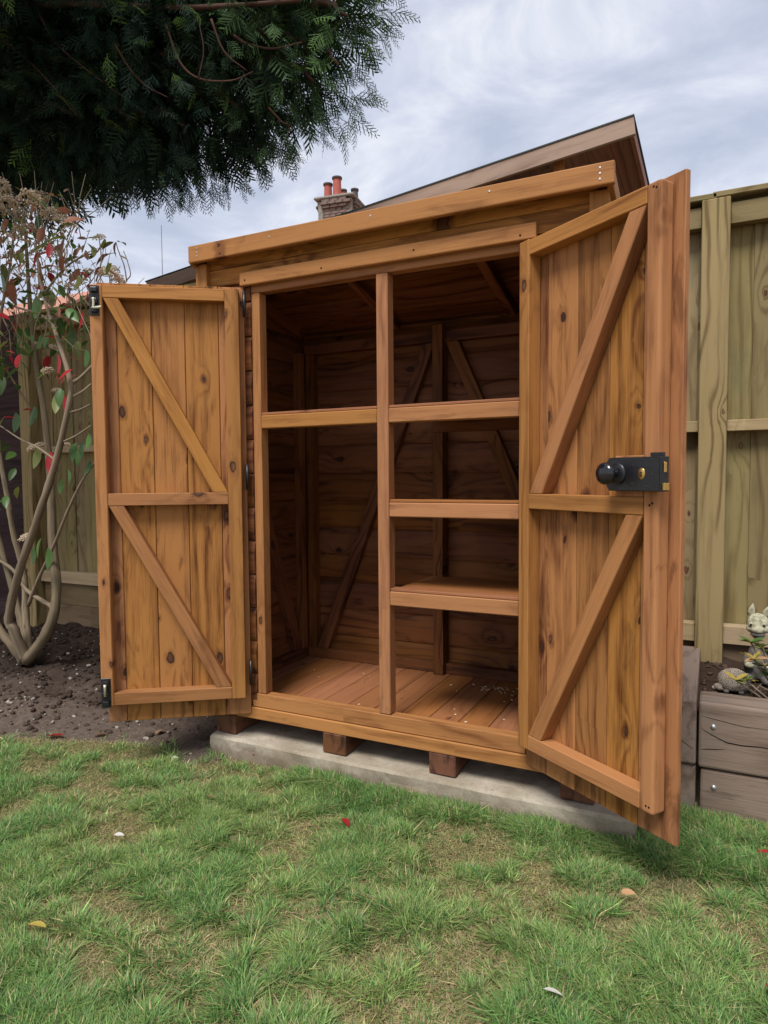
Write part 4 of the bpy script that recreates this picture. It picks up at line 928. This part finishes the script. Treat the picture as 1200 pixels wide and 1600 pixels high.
# the crown is a union of drooping boughs, given by centre and radius
LOBES = []
for x, y, r_, Y in ((-10, 105, 180, .9), (-20, 190, 105, .7), (130, 95, 185, 1.0), (290, 100, 175, 1.0), (420, 75, 145, 1.0), (505, 30, 100, 1.05), (95, 180, 105, .75), (185, 185, 100, .8), (262, 193, 95, .85), (345, 165, 95, .95), (415, 150, 85, 1.0), (465, 125, 80, 1.05), (500, 100, 85, 1.05), (-170, 110, 190, .9), (70, -130, 230, 1.1), (300, -130, 220, 1.1), (470, -80, 130, 1.1)):
    c_ = unproj_Y(x, y, Y); dep_ = (c_-CPOS).dot(CF); LOBES.append((c_.x, c_.y, c_.z, r_*dep_/FPX))
LOBES = np.array(LOBES)
def crown_field(P_):
    d_ = np.linalg.norm(P_[:, None, :]-LOBES[None, :, :3], axis=2); f = LOBES[None, :, 3]-d_
    return f.max(1)+0.20*(fbm(P_[:, 0]*5+P_[:, 1]*3, P_[:, 2]*5+P_[:, 1]*2, 51, 3)-0.47), f.argmax(1)
def upper_field(P_):
    rho = np.hypot(P_[:, 0]-TX, P_[:, 1]-TY); rm = np.interp(P_[:, 2], [3.6, 4.3, 5, 6.5, 9.2], [0.3, 1.7, 1.9, 1.5, 0.05])
    return rm-rho, np.zeros(len(P_), int)-1
def gen_fronds(n, field, lo, hi, fr_, smin, smax, tpl):
    P_ = []; FL_ = []; LO_ = []; tot = 0
    while tot < n:
        q = rng.uniform(lo, hi, (n*4, 3)); f, li = field(q); ok = (f > fr_[0]) & (f < fr_[1])
        P_.append(q[ok]); FL_.append(f[ok]); LO_.append(li[ok]); tot += ok.sum()
    P_ = np.concatenate(P_)[:n]; f = np.concatenate(FL_)[:n]; li = np.concatenate(LO_)[:n]
    cen = np.where((li >= 0)[:, None], LOBES[li, :3], np.array([TX, TY, 0])+P_*np.array([0, 0, 1]))
    o_ = P_-cen; o_ /= np.linalg.norm(o_, axis=1)[:, None]+1e-6
    d = o_*0.8+np.array([0.35, -0.05, -0.45])+rng.normal(0, 0.55, (n, 3)); d /= np.linalg.norm(d, axis=1)[:, None]
    sd0 = np.cross(d, np.array([0, 0, 1.0])+rng.normal(0, .25, (n, 3))); sd0 /= np.linalg.norm(sd0, axis=1)[:, None]; u0 = np.cross(d, sd0)
    rl = rng.normal(0, 0.8, n)[:, None]; sd2 = sd0*np.cos(rl)+u0*np.sin(rl); u2 = np.cross(sd2, d)
    u2 = np.where((u2[:, 2] < 0)[:, None], -u2, u2)
    s = rng.uniform(smin, smax, n); VV = []; FF = []; CC = []; k0 = 0; which = rng.integers(0, len(tpl), n)
    for w_ in range(len(tpl)):
        idx = np.where(which == w_)[0]; tv, tf, tt = tpl[w_]
        v = P_[idx, None, :]+s[idx, None, None]*(tv[None, :, 0:1]*d[idx, None, :]+tv[None, :, 1:2]*sd2[idx, None, :]+tv[None, :, 2:3]*u2[idx, None, :])
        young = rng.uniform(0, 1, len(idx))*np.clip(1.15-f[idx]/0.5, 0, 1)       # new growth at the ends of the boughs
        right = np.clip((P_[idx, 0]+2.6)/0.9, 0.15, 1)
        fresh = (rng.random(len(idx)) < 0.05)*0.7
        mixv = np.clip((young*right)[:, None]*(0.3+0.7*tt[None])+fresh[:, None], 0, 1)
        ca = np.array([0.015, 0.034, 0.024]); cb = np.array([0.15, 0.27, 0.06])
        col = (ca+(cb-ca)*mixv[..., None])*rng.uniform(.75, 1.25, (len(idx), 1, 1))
        m = len(tv); VV.append(v.reshape(-1, 3)); CC.append(col.reshape(-1, 3))
        FF.append((tf[None]+(np.arange(len(idx))*m)[:, None, None]).reshape(-1, 3)+k0); k0 += len(idx)*m
    return np.concatenate(VV), np.concatenate(FF), np.concatenate(CC)
TPL2 = [frond_template(L_=0.15, nbr=15, seed=s+9, sub=False, wide=1.35) for s in range(2)]
lo = (LOBES[:, :3]-LOBES[:, 3:]).min(0)-.1; hi = (LOBES[:, :3]+LOBES[:, 3:]).max(0)+.1
SHADE_BOUGHS = np.array([(-4.3, -0.7, 4.3, 0.95), (-3.3, -0.6, 4.6, 0.75), (-5.4, -0.5, 4.1, 1.0), (-4.9, 0.5, 4.6, 1.0)])     # unseen boughs added left of the view to shade fence and shrub
def shade_bough_field(P_):
    d_ = np.linalg.norm(P_[:, None, :]-SHADE_BOUGHS[None, :, :3], axis=2); f = SHADE_BOUGHS[None, :, 3]-d_
    return f.max(1), np.zeros(len(P_), int)-1
sets = [gen_fronds(2600, shade_bough_field, (-6.5, -1.7, 3), (-2.4, 1.6, 5.7), (0, 2), 2.2, 3.6, TPL2), gen_fronds(11000, crown_field, lo, hi, (-0.03, 0.32), 0.55, 1.0, TPL), gen_fronds(12000, crown_field, lo, hi, (0.12, 2.0), 1.0, 1.7, TPL2), gen_fronds(2500, upper_field, (TX-2.4, TY-2.4, 3.6), (TX+2.4, TY+2.4, 9.3), (0, 0.7), 2.2, 4.0, TPL2)]
VV = []; FF = []; CC = []; k0 = 0
for v, f, c in sets: VV.append(v); FF.append(f+k0); CC.append(c); k0 += len(v)
me = np_mesh('crown', np.concatenate(VV)-np.array([TX, TY, 0]), np.concatenate(FF), M_CONIFER, np.concatenate(CC))
link('crown', me, None, tree)
# limbs under the crown
lim = [([(-60, 14), (0, 12), (120, 6), (260, 12), (380, 8), (470, 0)], 0.52, 0.022, 0.008), ([(180, 70), (205, 110), (230, 135), (262, 152)], 0.50, 0.0067, 0.0024), ([(260, 40), (280, 95), (310, 122), (360, 126), (395, 112)], 0.55, 0.0060, 0.0024), ([(365, 55), (385, 68), (425, 76), (472, 66)], 0.68, 0.0075, 0.0036), ([(420, 168), (440, 190), (451, 196), (449, 215)], 0.82, 0.0053, 0.0024), ([(310, 122), (318, 80), (312, 40), (308, 20)], 0.55, 0.0037, 0.0018), ([(60, 20), (90, 70), (150, 120), (220, 170)], 0.50, 0.0075, 0.0024), ([(0, 60), (60, 110), (120, 180)], 0.45, 0.0075, 0.0024), ([(330, 30), (350, 80), (385, 110)], 0.55, 0.0060, 0.0024)]
for px, Y, r0, r1 in lim:
    sp = spline([unproj_Y(x, y, Y+0.12*i/len(px)) for i, (x, y) in enumerate(px)], 5); nn = len(sp)
    tubes_obj('branch', [(sp, [r0+(r1-r0)*k/(nn-1) for k in range(nn)])], M_LIMB, tree, 8, 0.1)
for lx, ly, lz, lr in LOBES:
    p0 = Vector((TX, TY, min(lz+0.1, 4.5))); p1 = Vector((lx, ly, lz)); md_ = (p0+p1)/2+Vector((0, 0, 0.25))
    tubes_obj('branch', [(spline([p0, md_, p1+Vector((-.2, 0, .1)), p1+Vector((0.6*lr, -0.1, -0.1))], 4), [0.055-0.049*i/12 for i in range(13)])], M_LIMB, tree, 7, 0.1)

# ------------------------------------------------------------------ house and chimney beyond
HYc = 14.0
house = thing('brick_house', (-9.6, HYc, 0), 'distant house with a weathered brick chimney and red clay pots', 'house')
box('wall', -14, -5, HYc-3.6, HYc+3.6, 0, 4.4, M_RENDER, house, 'x', 0.0, True)
for s in (-1, 1):
    fr = frame((-14.3, HYc+s*4.0, 4.2), (1, 0, 0), (0, -s*4.0, 1.75))
    plank('roof', rect(0, 9.6, 0, math.hypot(4.0, 1.75)), fr, 0.12*(1 if s < 0 else -1), M_TILE, house, 0, 0)
# chimney stack of separate bricks
c0 = unproj_Y(527, 322, HYc); CS = 0.98; ang = math.radians(8)
top = unproj_Y(527, 309, HYc).z
cfr = Matrix.Translation((c0.x-0.05, HYc+0.3, 0)) @ Matrix.Rotation(ang, 4, 'Z')
ch = bm_obj('chimney', (lambda b: (bmesh.ops.create_cube(b, size=1, matrix=Matrix.Diagonal((CS-0.03, CS-0.03, top-4.5, 1))), b)[1])(bmesh.new()), M_MORTAR, house, cfr @ Matrix.Translation((0, 0, (top+4.5)/2-0.12)))
rowh = 0.078; r = 0; z = top-0.13; brick_n = 0
bl_, bw_ = 0.225, 0.105
def brick(x, y, zc, rot, l, extra):
    key = ('brick', round(l, 3)); me = CACHE.get(key)
    if me is None:
        bm = bmesh.new(); bmesh.ops.create_cube(bm, size=1, matrix=Matrix.Diagonal((l, bw_, 0.064, 1)))
        me = bpy.data.meshes.new('brick'); bm.to_mesh(me); bm.free(); me.materials.append(M_BRICK); CACHE[key] = me
    link('brick', me, None, ch, cfr @ Matrix.Translation((x, y, zc)) @ Matrix.Rotation(rot, 4, 'Z'))
while z > top-1.5:
    ex = 0.05 if r == 0 else (0.09 if r == 1 else (0.05 if r == 2 else 0.0)); half = CS/2+ex
    for side in range(4):
        if side == 2: continue
        nbk = 4 if r % 2 == 0 else 5
        for i in range(nbk+1):
            u = -half+ (2*half)*(i+ (0.5 if r % 2 else 0.25))/(nbk+0.5)
            if abs(u) > half-0.11: continue
            if side == 0: brick(u, -half+0.045, z, 0, bl_, ex)
            elif side == 1: brick(half-0.045, u, z, math.pi/2, bl_, ex)
            else: brick(-half+0.045, u, z, math.pi/2, bl_, ex)
    z -= rowh; r += 1
bm = bmesh.new(); bmesh.ops.create_cube(bm, size=1, matrix=Matrix.Diagonal((CS+0.16, CS+0.16, 0.07, 1))); bmesh.ops.bevel(bm, geom=bm.edges[:], offset=0.02, segments=1, affect='EDGES')
bm_obj('chimney_cap', bm, M_MORTAR, house, cfr @ Matrix.Translation((0, 0, top-0.05)))
for dx, dy, hh_, rr, red in ((-0.33, -0.12, 0.50, 0.115, True), (0.0, -0.28, 0.56, 0.12, True), (-0.02, 0.2, 0.42, 0.1, True), (0.38, 0.05, 0.33, 0.095, False)):
    m = cfr @ Matrix.Translation((dx, dy, top-0.02))
    pot = bm_obj('chimney_pot', lathe([(rr*1.1, 0), (rr, 0.06), (rr*0.9, hh_*0.8), (rr*0.92, hh_)], 18), M_POT if red else M_POTRIM, house, m, True)
    bm_obj('pot_rim', lathe([(rr*0.7, hh_-0.05), (rr*1.12, hh_-0.05), (rr*1.15, hh_), (rr*0.75, hh_+0.01), (rr*0.7, hh_-0.05)], 18), M_POTRIM, pot, m, True)
# second house: pale tiled roof glimpsed through the shrub
q = unproj_Y(122, 462, 17.0)
h2 = thing('tiled_house', (q.x, 17, 0), 'far house with a pink tiled roof glimpsed through the shrub', 'house')
zr_ = q.z
box('wall', q.x-3.6, q.x+0.9, 15.2, 19, 0, zr_-1.2, M_RENDER, h2, 'x', 0.0, True)
for s in (-1, 1):
    plank('roof', rect(0, 4.9, 0, math.hypot(2.0, 1.3)), frame((q.x-3.8, 17+s*2.0, zr_-1.3), (1, 0, 0), (0, -s*2.0, 1.3)), 0.1*(1 if s < 0 else -1), M_TILE, h2, 0, 0)
am = unproj_Y(252, 352, 17); tubes_obj('aerial_mast', [([(am.x, 17, zr_-1.5), (am.x, 17, am.z)], [0.012, 0.010])], M_POTRIM, h2, 6)

# ------------------------------------------------------------------ grass
def grass(n):
    # sample the lawn that the place shows, denser near the viewer
    pts = []
    tot = 0
    while tot < n:
        m = n
        x = rng.uniform(-3.1, 0.75, m); y = rng.uniform(-1.45, 0.24, m)
        ok = y < np.where(x < -1.68, edge_y(x)+0.05*(rng.random(m)), np.where(x < -0.19, -0.045, 0.222))
        # keep what lies in or near the view
        vx = x; vy = y+2; dep = vx*CF.x+vy*CF.y-ZC*CF.z*1.0; rt = (vx*CR.x+vy*CR.y)/np.maximum(dep, .1)
        dn = (vx*CU.x+vy*CU.y-ZC*CU.z)/np.maximum(dep, .1)
        ok &= (np.abs(rt) < 0.66) & (dn > -0.86)
        dist = np.hypot(x, y+2); ok &= rng.random(m) < np.clip((1.9/dist)**1.1, .35, 1)
        big = fbm(x*4.6+3, y*4.6+7, 61, 4); sml = fbm(x*19, y*19, 71, 3)
        bare = np.clip((0.40*big+0.60*sml-0.395)/0.13, 0, 1)            # 0 bald, 1 lush
        edge = np.clip(1-np.abs(y+0.05)/0.10, 0, 1)*(x > -1.3)+np.clip(1-np.abs(y-0.2)/0.25, 0, 1)*(x > -0.2)
        soiled = np.clip((edge_y(x)-y)/0.35, 0, 1); soiled = np.where(x < -1.2, soiled, 1)
        lush = np.clip(bare+edge, 0, 1)
        ok &= rng.random(m) < (0.38+0.62*lush)*(0.2+0.8*soiled)
        q = np.stack([x, y, lush, edge], 1)[ok]; pts.append(q); tot += len(q)
    q = np.concatenate(pts)[:n]; n = len(q)
    x, y, lush, edge = q.T
    tuft = fbm(x*14, y*14, 81, 2)
    h = (0.014+0.022*lush*rng.uniform(.4, 1.5, n)+0.022*edge*rng.random(n))*(0.7+0.7*tuft)
    dirf = fbm(x*9, y*9, 91, 2)*8+rng.uniform(-2.4, 2.4, n)
    lean = np.where(rng.random(n) < .45, rng.uniform(.15, .7, n), rng.uniform(.7, 2.2, n))
    wd = rng.uniform(0.0018, 0.0044, n)
    dx, dy = np.cos(dirf), np.sin(dirf); sx_, sy_ = -dy, dx
    tw_ = rng.normal(0, .6, n); sx2 = sx_*np.cos(tw_)+dx*np.sin(tw_); sy2 = sy_*np.cos(tw_)+dy*np.sin(tw_)
    V = np.empty((n, 5, 3))
    def at(t): return x+dx*h*lean*t**1.7, y+dy*h*lean*t**1.7, h*(t-0.22*lean*t*t*0.6)-0.002
    for k, (t, wf) in enumerate(((0, 1.0), (0.55, 0.85))):
        px, py, pz = at(t)
        V[:, 2*k] = np.stack([px-sx2*wd*wf*.5, py-sy2*wd*wf*.5, pz], 1); V[:, 2*k+1] = np.stack([px+sx2*wd*wf*.5, py+sy2*wd*wf*.5, pz], 1)
    px, py, pz = at(1.0); V[:, 4] = np.stack([px, py, pz], 1)
    b = (np.arange(n)*5)[:, None, None]
    F = (np.array([[0, 1, 3], [0, 3, 2], [2, 3, 4]])[None]+b).reshape(-1, 3)
    hue = fbm(x*5+20, y*5, 101, 3); rnd = rng.random(n)
    g1 = np.array([0.18, 0.34, 0.095]); g2 = np.array([0.36, 0.46, 0.145]); st_ = np.array([0.58, 0.47, 0.25]); dk = np.array([0.11, 0.235, 0.10])
    c = g1+(g2-g1)*np.clip(hue*1.3-.2+rng.normal(0, .2, n), 0, 1)[:, None]
    c = np.where((rnd < .2)[:, None], dk+(g1-dk)*rng.random((n, 1)), c)
    dry = rng.random(n) < (0.66-0.56*lush); c = np.where(dry[:, None], st_*rng.uniform(.6, 1.15, (n, 1)), c)
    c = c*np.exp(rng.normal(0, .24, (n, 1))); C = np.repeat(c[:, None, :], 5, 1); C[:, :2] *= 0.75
    return V.reshape(-1, 3), F, C.reshape(-1, 3)
gv, gf, gc_ = grass(330000)
def thatch(n):
    """fine dead and half-green stalks lying at the roots"""
    x = rng.uniform(-3.1, 0.75, n*2); y = rng.uniform(-1.45, 0.24, n*2)
    ok = y < np.where(x < -1.68, edge_y(x)-0.03, np.where(x < -0.19, -0.045, 0.222))
    vy = y+2; dep = x*CF.x+vy*CF.y-ZC*CF.z; ok &= (np.abs((x*CR.x+vy*CR.y)/dep) < 0.64) & ((x*CU.x+vy*CU.y-ZC*CU.z)/dep > -0.84)
    x = x[ok][:n]; y = y[ok][:n]; n = len(x); a = rng.uniform(0, 6.283, n); l = rng.uniform(.012, .04, n); wd = rng.uniform(.0009, .002, n); z = rng.uniform(0.001, .008, n)
    dx, dy = np.cos(a), np.sin(a); V = np.empty((n, 3, 3))
    V[:, 0] = np.stack([x-dy*wd, y+dx*wd, z], 1); V[:, 1] = np.stack([x+dy*wd, y-dx*wd, z], 1); V[:, 2] = np.stack([x+dx*l, y+dy*l, z+rng.uniform(-.002, .012, n)], 1)
    c = np.where((rng.random(n) < .55)[:, None], np.array([.52, .42, .23]), np.array([.27, .30, .10]))*rng.uniform(.5, 1.2, (n, 1))
    return V.reshape(-1, 3), np.arange(n*3).reshape(-1, 3), np.repeat(c, 3, 0)
tv_, tf_, tc_ = thatch(110000)
gf = np.concatenate([gf, tf_+len(gv)]); gv = np.concatenate([gv, tv_]); gc_ = np.concatenate([gc_, tc_])
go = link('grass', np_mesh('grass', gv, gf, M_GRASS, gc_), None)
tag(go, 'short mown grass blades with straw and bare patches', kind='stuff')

# ------------------------------------------------------------------ fallen leaves and scraps
def on_ground(x, y, zz=0.01):
    d = CR*((x-600)/FPX)-CU*((y-800)/FPX)+CF; t = (zz-CPOS.z)/d.z; return CPOS+d*t
FL = {k: leaf_mesh('fallen_'+k, 1.0, 0.5, m, .3, .12) for k, m in (('red', M_LRED), ('dead', M_LDEAD), ('yellow', M_LYEL), ('white', M_WHITE))}
for x, y, k, s, a, lab, cat in (
    (72, 1142, 'red', .075, .5, 'bright red fallen leaf on the soil at the lawn edge', 'leaf'), (145, 1142, 'dead', .06, .9, 'tan curled scrap of leaf on the soil under the door with bolts', 'leaf'),
    (243, 1140, 'dead', .045, 1.5, 'tan wood chip standing on the soil under the door with bolts', 'wood chip'), (266, 1175, 'white', .032, .3, 'small white petal on soil near the slab corner', 'petal'),
    (396, 1180, 'red', .06, 1.9, 'red fallen leaf leaning on the concrete slab', 'leaf'), (535, 1278, 'red', .045, -.6, 'red fallen leaf on the grass before the slab', 'leaf'),
    (42, 1444, 'yellow', .055, .2, 'yellow oval fallen leaf on the lawn', 'leaf'), (848, 1545, 'white', .04, .1, 'white petal lying on the lawn near the viewer', 'petal'),
    (178, 1304, 'white', .032, .3, 'white petal on the lawn before the door with bolts', 'petal'), (1183, 1331, 'red', .035, .1, 'red leaf in the grass below the raised bed', 'leaf'),
    (318, 1244, 'dead', .04, .1, 'orange-brown scrap of leaf on thin grass', 'leaf'), (1197, 1537, 'red', .07, -1.0, 'pinkish red leaf at the edge of the lawn', 'leaf'), (970, 1393, 'dead', .035, 0, 'tan leaf scrap on lawn before the door with the lock', 'leaf')):
    zz = 0.036; P_ = on_ground(x, y, zz)
    if y < 1160 or x == 266: P_.z = float(soil_h(P_.x, P_.y))+0.012
    o_ = link('fallen_leaf' if cat == 'leaf' else cat.replace(' ', '_'), FL[k], None, None, Matrix.Translation(P_) @ RZ(math.degrees(a)) @ RY(random.uniform(-15, 5)) @ RX(random.uniform(-25, 25)) @ Matrix.Diagonal((s, s, s, 1)))
    tag(o_, lab, cat, {'leaf': 'fallen leaves on the ground', 'petal': 'white petals on the ground'}.get(cat))
